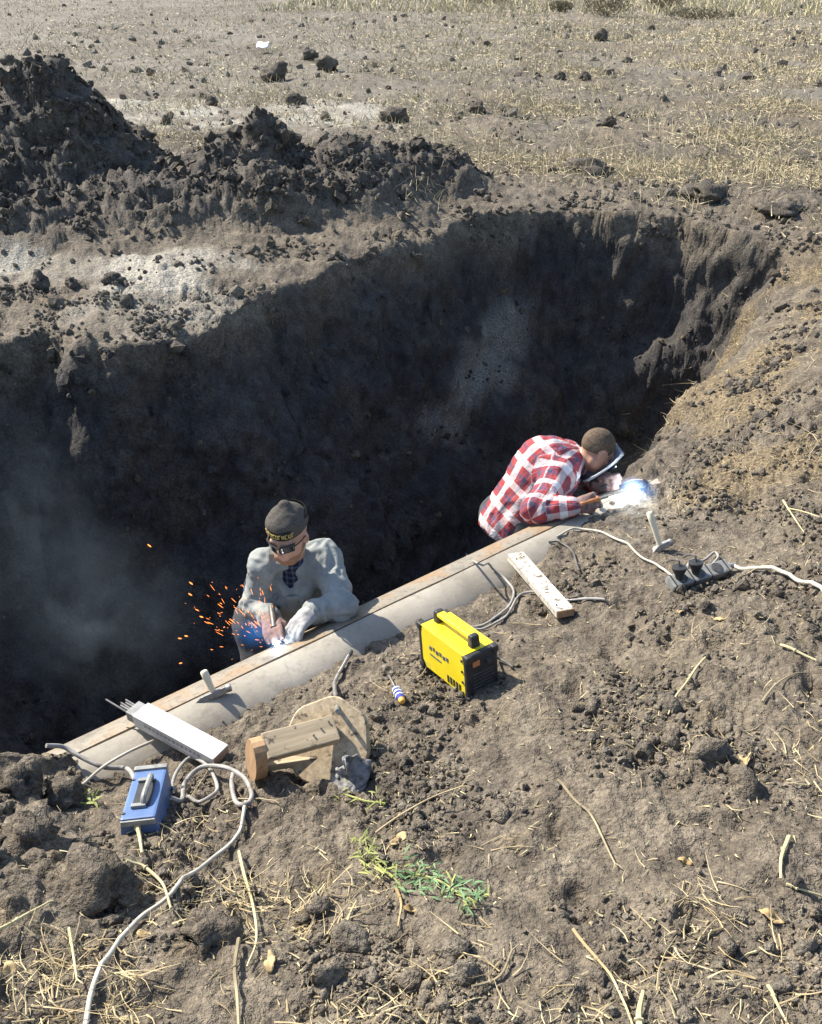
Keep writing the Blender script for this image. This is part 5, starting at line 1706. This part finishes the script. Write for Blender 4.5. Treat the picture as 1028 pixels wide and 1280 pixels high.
# stubble of the field
row = 0.6 + 0.4 * np.cos(flat2[:, 1] * 2 * math.pi / 0.7 + 0.4 * flat2[:, 0])
open_ = np.clip(0.45 + 2.4 * fbm(flat2 + 400, 1.5, 3), 0.04, 2) * (0.45 + 0.75 * sstep(-6, 5, flat2[:, 0]))
fw = farw * sstep(7.2, 9.2, flat2[:, 1] + 0.5 * flat2[:, 0]) * (1 - 0.85 * np.clip(pale * 1.2, 0, 1) * (flat2[:, 1] < 13)) * sstep(0.1, 0.6, np.abs(sdist))
ids = sample(fw * open_ * row / np.clip(dcam, 6, 90) ** 2.0, 36000)
L_ = np.exp(RNG.normal(-1.95, 0.40, len(ids)))
jit = np.concatenate([RNG.normal(size=(len(ids), 2)) * np.clip(dcam[ids] * 0.012, 0.02, 1.2)[:, None], np.zeros((len(ids), 1))], 1)
blades('stubble', flat2[ids] + jit - np.array([0, 0, 0.02]), gn[ids], L_, np.clip(dcam[ids] * 0.0009, 0.007, 0.03), 0.35, M['stubble'], 'withered upright stubble over the far field', 'stubble', False, 2, bend=0.6)
ids = sample(fw * open_ / np.clip(dcam, 6, 90) ** 2.1, 26000)
L_ = np.exp(RNG.normal(-2.5, 0.45, len(ids)))
jit = np.concatenate([RNG.normal(size=(len(ids), 2)) * np.clip(dcam[ids] * 0.012, 0.02, 1.2)[:, None], np.zeros((len(ids), 1))], 1)
blades('fallen_stalks', flat2[ids] + jit + np.array([0, 0, 0.012]), gn[ids], L_, np.clip(dcam[ids] * 0.0013, 0.010, 0.045), 0.5, M['stubble'], 'fallen dry leaves and stalks between the stubble', 'dry leaves', True, 2)
# pale grass at the far edge of the field
n_ = 5200
gx_ = RNG.random(n_) * 44 - 6; gy_ = 40 + RNG.random(n_) ** 1.4 * 45 - 0.25 * np.clip(gx_, 0, 40)
blades('dry_grass', np.stack([gx_, gy_, np.zeros(n_) - 0.05], 1), np.tile(UP, (n_, 1)), 0.25 + 0.35 * RNG.random(n_), 0.05 + 0.04 * RNG.random(n_), 0.35, M['dry_grass'], 'pale dry grass along the far edge of the field', 'grass', False, 2)

def bush(u, v, y, w_, h_, label, mat='twig', n=420):
    c = at_y(u, v, y); c[2] = ground_near(c[0], c[1], 0.8) - 0.03
    root = thing('dry_bush', c, label, 'bush', 'dry bushes at the field edge')
    st = MB()
    for k in range(9):
        a = RNG.random() * 6.28; e = c + np.array([math.cos(a) * w_ * 0.3, math.sin(a) * w_ * 0.3, h_ * (0.5 + 0.4 * RNG.random())])
        st.tube(spline([c, (c + e) / 2 + RNG.normal(size=3) * 0.04, e], 3), [0.02, 0.018, 0.016, 0.014, 0.012, 0.010, 0.008], 5)
    st.build('stem', M['twig'], root)
    q = RNG.normal(size=(n, 3)); q /= np.linalg.norm(q, axis=1, keepdims=True)
    q *= RNG.random((n, 1)) ** 0.45
    pos = c + np.array([0, 0, h_ * 0.5]) + q * np.array([w_ / 2, w_ / 2, h_ / 2])
    blades('crown', pos, np.tile(UP, (n, 1)), 0.10 + 0.16 * RNG.random(n), np.full(n, 0.035), 0.9, M[mat], None, None, False, 2, root, None)
bush(757, 22, 37, 1.7, 0.75, 'rounded dry grey bush at the top edge of the field')
bush(700, 24, 40, 1.0, 0.35, 'low dry bush left of the rounded grey bush')
bush(612, 12, 47, 3.2, 0.45, 'wide low dark bush near the top centre')
bush(870, 28, 36, 2.4, 0.30, 'flat dark bush low in the pale grass at top right')
bush(830, 14, 42, 1.5, 0.55, 'small dry bush right of the rounded grey one')

# single dark clods one can pick out in the field
big_var, big_F = clod_variants(3, 6, 0.42)
def clod(u, v, w_, h_, label, dampv=0.35):
    p = pick(u, v, tol=6)
    sc_ = w_ / FPX * proj(p)[0][2]
    hh = h_ / FPX * proj(p)[0][2]
    k = RNG.integers(0, 6)
    a = RNG.random() * 6.28
    B = big_var[k] * np.array([sc_ / 2, sc_ / 2, hh / 2 / 0.72])
    B = np.stack([B[:, 0] * math.cos(a) - B[:, 1] * math.sin(a), B[:, 0] * math.sin(a) + B[:, 1] * math.cos(a), B[:, 2]], 1)
    N_ = B / np.linalg.norm(B, axis=1, keepdims=True)
    B = B + N_ * (0.16 * sc_ * pnoise(B / sc_ * 7 + 50 * k))[:, None]
    n = len(B)
    o = mesh_np('soil_clod', B, big_F, M['soil'], None, True, {'damp': np.full(n, dampv), 'pale': np.zeros(n), 'clay': np.zeros(n)})
    o.location = (float(p[0]), float(p[1]), float(p[2] + hh * 0.12))
    return tag(o, label, 'clod', 'dark clods lying in the field')
clod(12, 77, 18, 13, 'dark clod just left of the tall heap\'s peak')
clod(345, 95, 30, 16, 'dark clod in the field below the white scrap')
clod(407, 84, 26, 20, 'tall dark clod right of the white scrap')
clod(388, 70, 18, 10, 'flat clod behind the tall dark clod in the field')
clod(188, 92, 10, 9, 'small round clod alone in the field right of the tall heap')
clod(369, 127, 24, 16, 'dark clod just behind the heap\'s middle hump')
clod(265, 128, 16, 12, 'dark clod on the pale crust left of the middle hump')
clod(208, 152, 13, 10, 'small clod on the pale crust beside the tall heap')
clod(492, 147, 30, 16, 'wide clod at the right edge of the pale crust')
clod(752, 46, 20, 12, 'pointed dark clod far off below the rounded bush')
clod(596, 138, 20, 14, 'dark clod in the stubble above the heap\'s right end')
clod(762, 154, 16, 11, 'lone dark clod in the middle of the right stubble')
clod(700, 96, 14, 9, 'left one of two small clods far off in the stubble')
clod(731, 97, 14, 9, 'right one of two small clods far off in the stubble')
clod(143, 352, 26, 18, 'dark round clod on the pale strip before the heap', 0.6)
clod(90, 357, 20, 17, 'dark clod left of the round one on the pale strip', 0.6)
clod(50, 358, 22, 20, 'dark clod at the left end of the pale strip', 0.6)
clod(883, 243, 52, 20, 'large flat dark clod above the right end of the pit', 0.45)
clod(735, 213, 60, 16, 'long dark clod ridge behind the far rim of the pit', 0.45)
clod(975, 262, 50, 14, 'flat dark clod in the field at the far right', 0.4)
# blocks of the lower left bank
clod(112, 1118, 92, 70, 'big cracked block of grey soil at lower left', 0.1)
clod(35, 1055, 90, 50, 'flat topped soil block at the left edge', 0.05)
clod(24, 985, 60, 50, 'dark lump of soil on the left edge beside the pipe end', 0.3)
clod(78, 1000, 46, 40, 'lump of soil left of the blue case', 0.2)
clod(262, 1170, 66, 48, 'worn soil block right of the pale cable', 0.05)

# scrap of paper in the field
p = pick(329, 62)
sw = 15 / FPX * proj(p)[0][2]
V = [(p[0] + sw * (i / 6 - 0.5), p[1] + sw * 0.9 * (j / 6 - 0.5), p[2] + 0.05 + 0.05 * math.sin(i * 1.3 + j) * sw + 0.35 * sw * (j / 6)) for i in range(7) for j in range(7)]
o = mesh_np('paper_scrap', np.array(V), np.array([[i * 7 + j, (i + 1) * 7 + j, (i + 1) * 7 + j + 1, i * 7 + j + 1] for i in range(6) for j in range(6)]), M['paper'])
md = o.modifiers.new('thick', 'SOLIDIFY'); md.thickness = 0.01
tag(o, 'small white scrap lying in the far stubble field', 'paper')

# single dry stalks
def stalk(pts, r, label, mat='straw', lift=0.006, node=True):
    W_ = [pick(u, v, tol=4) + UP * (l_[0] if l_ else lift) for (u, v, *l_) in pts]
    S_ = rest_on_ground(spline(W_, 5), r)
    root = thing('dry_stalk', S_[len(S_) // 2], label, 'stalk', 'dry stalks on the near bank')
    rr_ = np.linspace(r, r * 0.5, len(S_))
    MB().tube(S_, rr_, 6).build('stem', M[mat], root, True)
    if node:
        a = S_[len(S_) // 3]; d = nrmz(S_[len(S_) // 3 + 1] - a)
        MB().lathe(a - d * 0.004, d, [(0, r * 0.8), (0.003, r * 1.45), (0.006, r * 1.4), (0.009, r * 0.8)], 7).build('node', M[mat], root, True)
        b = S_[-1]; e = nrmz(S_[-1] - S_[-2])
        for s in ((-1, 1) if r < 0.0043 else ()):
            q = b + e * 0.02 + np.cross(e, UP) * 0.012 * s
            MB().tube([b - e * 0.003, (b + q) / 2 + UP * 0.002, q], [r * 0.4, r * 0.35, r * 0.15], 5).build('split_end', M[mat], root, True)
stalk([(697, 980), (718, 1003), (737, 1022), (752, 1050), (768, 1086)], 0.0042, 'long dark stalk lying below the middle of the right bank', 'straw_grey')
stalk([(470, 1050), (500, 1028, 0.03), (540, 1012, 0.05), (577, 1000, 0.06)], 0.0040, 'dry stalk rising rightwards from the green weed')
stalk([(716, 1165), (735, 1190), (762, 1225), (786, 1270), (795, 1300)], 0.0040, 'pale straw running to the bottom edge right of centre')
stalk([(880, 830), (862, 852), (842, 878), (834, 900)], 0.0045, 'curved pale stalk on the bank below the power strip', 'dry_grass')
stalk([(975, 808), (1005, 822), (1035, 835)], 0.005, 'thick yellow stalk at the right edge below the white cable', 'dry_grass')
stalk([(952, 882), (968, 862), (985, 848), (1005, 846)], 0.0042, 'brown stalk under the thick yellow one at right', 'straw_grey')
stalk([(985, 1050), (976, 1075), (974, 1105)], 0.0055, 'short pale stalk standing out at lower right', 'dry_grass')
stalk([(982, 1108), (1005, 1116), (1035, 1128)], 0.004, 'pale stalk touching the right edge at lower right', 'dry_grass')
stalk([(958, 1238), (970, 1258), (985, 1285)], 0.004, 'pale stalk in the lower right corner', 'dry_grass')
stalk([(978, 630), (990, 650), (1004, 670)], 0.005, 'yellow straw on the slope above the white cable', 'dry_grass', 0.02)
stalk([(985, 640), (1005, 645), (1035, 655)], 0.004, 'thin straw crossing the yellow one on the right slope', 'dry_grass', 0.02)
stalk([(300, 1070), (308, 1105), (318, 1140), (322, 1180), (310, 1215)], 0.0050, 'forked pale stalk standing in the lower left soil', 'dry_grass', 0.02)
stalk([(300, 1180), (295, 1215), (298, 1250), (300, 1290)], 0.0055, 'thick brown stalk reaching the bottom edge at lower left', 'straw_grey', 0.02)
stalk([(160, 1080), (185, 1095), (205, 1112), (215, 1140)], 0.0055, 'yellow stalk crossing under the pale cable', 'dry_grass', 0.015)
stalk([(170, 1030), (176, 1050), (180, 1075)], 0.0075, 'stub of pale stalk below the blue case', 'dry_grass', 0.02)
stalk([(90, 1170), (95, 1200), (100, 1235)], 0.004, 'upright pale stalk in the lower left straw', 'dry_grass', 0.03)
stalk([(0, 1172), (40, 1150), (70, 1135)], 0.0045, 'straw pointing in from the left edge at lower left', 'dry_grass', 0.015)
stalk([(430, 1175), (436, 1150), (446, 1130)], 0.0045, 'short stalk left below the green weed', 'dry_grass')
stalk([(495, 1112), (502, 1135), (498, 1160)], 0.0045, 'brown root stub under the green weed', 'husk')
stalk([(590, 1240), (625, 1222), (640, 1190)], 0.0042, 'bent brown twig on the soil at bottom centre', 'straw_grey')
stalk([(800, 1295), (798, 1270), (803, 1245)], 0.008, 'thick pale stalk end cut off by the bottom edge', 'dry_grass', 0.01)
stalk([(270, 1015), (300, 1006, 0.02), (325, 1007, 0.02), (345, 1003)], 0.0035, 'thin brown twig between the stool and the cable loop', 'straw_grey')

# husks: small crumpled dry leaves
def husk(u, v, w_, label):
    p = pick(u, v, tol=4) + UP * 0.006
    s_ = 0.8 * w_ / FPX * proj(p)[0][2]
    a = RNG.random() * 6.28
    V = []
    for i in range(9):
        for j in range(5):
            x_ = (i / 8 - 0.5) * s_; y_ = (j / 4 - 0.5) * s_ * 0.45 * math.sin(math.pi * (0.08 + 0.84 * i / 8))
            V.append((p[0] + x_ * math.cos(a) - y_ * math.sin(a), p[1] + x_ * math.sin(a) + y_ * math.cos(a), p[2] + 2.2 * y_ * y_ / s_ + 0.10 * s_ * math.sin(i * 0.8)))
    V = np.array(V); V = V + 0.16 * s_ * np.stack([pnoise(V / s_ * 3.5 + 9 * k_) for k_ in range(3)], 1)
    root = mesh_np('dry_husk', V, np.array([[i * 5 + j, (i + 1) * 5 + j, (i + 1) * 5 + j + 1, i * 5 + j + 1] for i in range(8) for j in range(4)]), M['husk'])
    md = root.modifiers.new('thick', 'SOLIDIFY'); md.thickness = 0.002
    tag(root, label, 'husk', 'dry husks on the near bank')
husk(965, 1148, 40, 'golden husk in a hollow at lower right')
husk(856, 1078, 22, 'small brown husk right of the lower middle')
husk(930, 952, 34, 'pale yellow husk on the right bank')
husk(898, 775, 20, 'pale husk left of the thick yellow stalk')
husk(15, 1215, 40, 'bright dry husk at the lower left edge')
husk(512, 1138, 24, 'orange husk under the green weed')
husk(500, 1050, 30, 'crumpled brown husk above the green weed')
husk(338, 1205, 34, 'broad pale husk beside the thick brown stalk')
husk(180, 1170, 26, 'husk under the pale cable at lower left')
husk(850, 765, 16, 'small yellow husk below the power strip')

# weeds pulled up on the bank
def weed(path, n, L0, mat, label, w0=0.010):
    W_ = [pick(u, v, tol=4) + UP * 0.012 for (u, v) in path]
    S_ = rest_on_ground(spline(W_, 6), 0.003)
    root = thing('green_weed', S_[0], label, 'weed', 'uprooted weeds on the near bank')
    MB().tube(S_, np.linspace(0.004, 0.002, len(S_)), 6).build('stem', M['leaf_yellow'], root, True)
    T_ = np.gradient(S_, axis=0); T_ /= np.linalg.norm(T_, axis=1, keepdims=True)
    for k in range(n):
        i = RNG.integers(0, len(S_)); d = T_[i]; b = S_[i] + np.cross(d, UP) * RNG.normal() * L0 * 0.7 + UP * RNG.random() * L0 * 0.3
        sd = np.cross(d, UP) * (1 if k % 2 else -1)
        dr = nrmz(d * (0.5 + 0.5 * RNG.random()) + sd * (0.25 + 0.7 * RNG.random()) + UP * (0.05 + 0.5 * RNG.random()) + RNG.normal(size=3) * 0.35)
        L__ = L0 * (0.6 + 0.7 * RNG.random()); wv = nrmz(np.cross(dr, UP + RNG.normal(size=3) * 0.4))
        V, F = [], []
        for s in range(6):
            t_ = s / 5
            c = b + dr * L__ * t_ - UP * (0.35 * L__ * t_ * t_) + UP * 0.004
            ww = w0 * 0.5 * math.sin(math.pi * (0.12 + 0.86 * t_)) ** 0.8
            V += [c - wv * ww, c - UP * ww * 0.35, c + wv * ww]
        for s in range(5):
            F += [[s * 3, s * 3 + 1, s * 3 + 4, s * 3 + 3], [s * 3 + 1, s * 3 + 2, s * 3 + 5, s * 3 + 4]]
        MB().add(V, F).build('leaf', M['leaf_yellow'] if (mat == 'leaf_yellow' or RNG.random() < 0.15) else M[mat], root, True)
weed([(492, 1100), (520, 1098), (548, 1104), (575, 1122), (596, 1132)], 130, 0.034, 'leaf_green', 'bright green weed lying on the soil near the bottom', 0.0055)
weed([(492, 1102), (476, 1088), (462, 1070), (456, 1052)], 60, 0.034, 'leaf_yellow', 'yellow green weed tuft left of the bright green one', 0.005)
weed([(482, 1008), (455, 1004), (436, 999), (428, 994)], 16, 0.03, 'leaf_yellow', 'yellow sprig below the wooden stool', 0.005)
weed([(102, 1008), (114, 1008), (122, 1006)], 8, 0.035, 'leaf_yellow', 'tiny yellow moss tuft left of the blue case', 0.009)

# ------------------------------------------------------------------ welding arcs, sparks and fumes
M['arc'] = emit('arc_core', (0.75, 0.88, 1.0), 160.0)
M['spark'] = emit('hot_spark', (1.0, 0.27, 0.06), 1.7)
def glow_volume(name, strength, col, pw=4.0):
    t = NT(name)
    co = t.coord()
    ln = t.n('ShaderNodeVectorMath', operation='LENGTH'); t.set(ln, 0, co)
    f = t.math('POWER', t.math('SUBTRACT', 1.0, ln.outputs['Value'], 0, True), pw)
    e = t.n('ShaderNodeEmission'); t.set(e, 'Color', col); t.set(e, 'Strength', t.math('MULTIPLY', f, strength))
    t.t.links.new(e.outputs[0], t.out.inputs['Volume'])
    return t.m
def ball(name, c, r, mat, parent, stretch=(1, 1, 1), sub=3):
    V, F = ico(sub)
    me = bpy.data.meshes.new(name)
    me.from_pydata([tuple(v) for v in V], [], [list(map(int, f)) for f in F])
    me.polygons.foreach_set('use_smooth', np.ones(len(F), dtype=bool))
    me.materials.append(mat)
    o = bpy.data.objects.new(name, me); COL.objects.link(o)
    o.parent = parent
    o.location = Vector(c) - world_loc(parent) if parent else Vector(c)
    o.scale = (r * stretch[0], r * stretch[1], r * stretch[2])
    return o
def arc(p, label, core, glow_r, glow_s, power, col, lc, fume=None):
    p = np.asarray(p, float)
    root = thing('welding_arc', p, label, 'welding arc', 'the two welding arcs')
    ball('arc_core', p + UP * 0.010, core, M['arc'], root, (1.6, 1.0, 0.8))
    ball('glare_ball', p + UP * 0.015, glow_r, glow_volume('arc_glare', glow_s, col), root, (1.25, 1.0, 0.9))  # emissive ball imitating the lens glare round the arc
    if fume is not None:
        ball('fume_glow', p + np.asarray(fume), 0.09, glow_volume('fume_glow', 2.6, (0.05, 0.32, 1.0), 1.6), root, (1.2, 1.0, 0.8))  # blue emission put in place of arc light scattered by the fumes
    ld = bpy.data.lights.new('arc_light', 'POINT'); ld.energy = power; ld.color = lc; ld.shadow_soft_size = 0.012
    lo_ = bpy.data.objects.new('arc_light', ld); COL.objects.link(lo_); lo_.parent = root
    lo_.location = (0, 0, 0.06)
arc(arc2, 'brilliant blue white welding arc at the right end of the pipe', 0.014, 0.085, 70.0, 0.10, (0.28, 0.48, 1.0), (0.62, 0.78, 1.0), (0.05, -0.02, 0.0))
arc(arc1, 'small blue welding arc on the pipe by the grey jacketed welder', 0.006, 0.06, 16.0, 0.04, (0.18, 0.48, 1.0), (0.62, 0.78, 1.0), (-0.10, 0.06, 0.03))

# sparks fly left and up from the near arc, each a short hot streak
st = MB()
for k in range(120):
    u_ = 345 - abs(RNG.normal()) * 48 - 4; v_ = 772 + RNG.normal() * 24 - 0.10 * (345 - u_)
    if u_ < 215: continue
    yy = arc1[1] + 0.10 + 0.05 * RNG.normal()
    p = at_y(u_, v_, yy)
    if p[2] < AX_Z + 0.27 and abs((p[:2] - CREST0) @ PFAR - AXQ) < 0.27:
        p[2] += 0.06
    d = nrmz(p - arc1 + np.array([0, 0, 0.02]) + RNG.normal(size=3) * 0.03)
    ln_ = 0.004 + 0.030 * RNG.random() ** 3; r_ = 0.0006 + 0.0006 * RNG.random()
    st.tube([p - d * ln_ / 2, p, p + d * ln_ / 2], [r_ * 0.4, r_, r_ * 0.5], 5)
for (u_, v_) in ((239, 729), (238, 743), (187, 682), (225, 798), (233, 795), (226, 829), (252, 771)):
    p = at_y(u_, v_, arc1[1] + 0.15)
    d = nrmz(p - arc1); st.tube([p - d * 0.009, p, p + d * 0.009], [0.001, 0.0028, 0.001], 5)
o = st.build('welding_sparks', M['spark'], None, False)
tag(o, 'orange sparks flying left from the near welding arc', 'sparks', None, 'stuff')

def smoke(name, c, r, dens, scale, label, col=(0.62, 0.78, 0.95), stretch=(1, 1, 1)):
    t = NT('welding_fume')
    co = t.coord()
    ln = t.n('ShaderNodeVectorMath', operation='LENGTH'); t.set(ln, 0, co)
    fall = t.math('POWER', t.math('SUBTRACT', 1.0, ln.outputs['Value'], 0, True), 1.0)
    nz_ = t.math('MULTIPLY', t.math('SUBTRACT', t.noise(scale, 3, 0.6, co, 0.8), 0.40, 0, True), 5.0)
    v = t.n('ShaderNodeVolumePrincipled')
    t.set(v, 'Color', col); t.set(v, 'Anisotropy', 0.2)
    t.set(v, 'Density', t.math('MULTIPLY', t.math('MULTIPLY', fall, nz_), dens))
    t.t.links.new(v.outputs[0], t.out.inputs['Volume'])
    o = ball(name, c, r, t.m, None, stretch)
    return tag(o, label, 'smoke', None, 'stuff')
smoke('welding_smoke', at_y(110, 770, 3.75), 0.85, 0.26, 2.6, 'thin blue grey welding smoke drifting in the left of the pit', stretch=(0.8, 0.55, 0.75))
smoke('welding_smoke', at_y(40, 640, 4.1), 0.75, 0.18, 2.6, 'faint smoke rising before the pit wall at the left edge', stretch=(0.6, 0.5, 0.9))
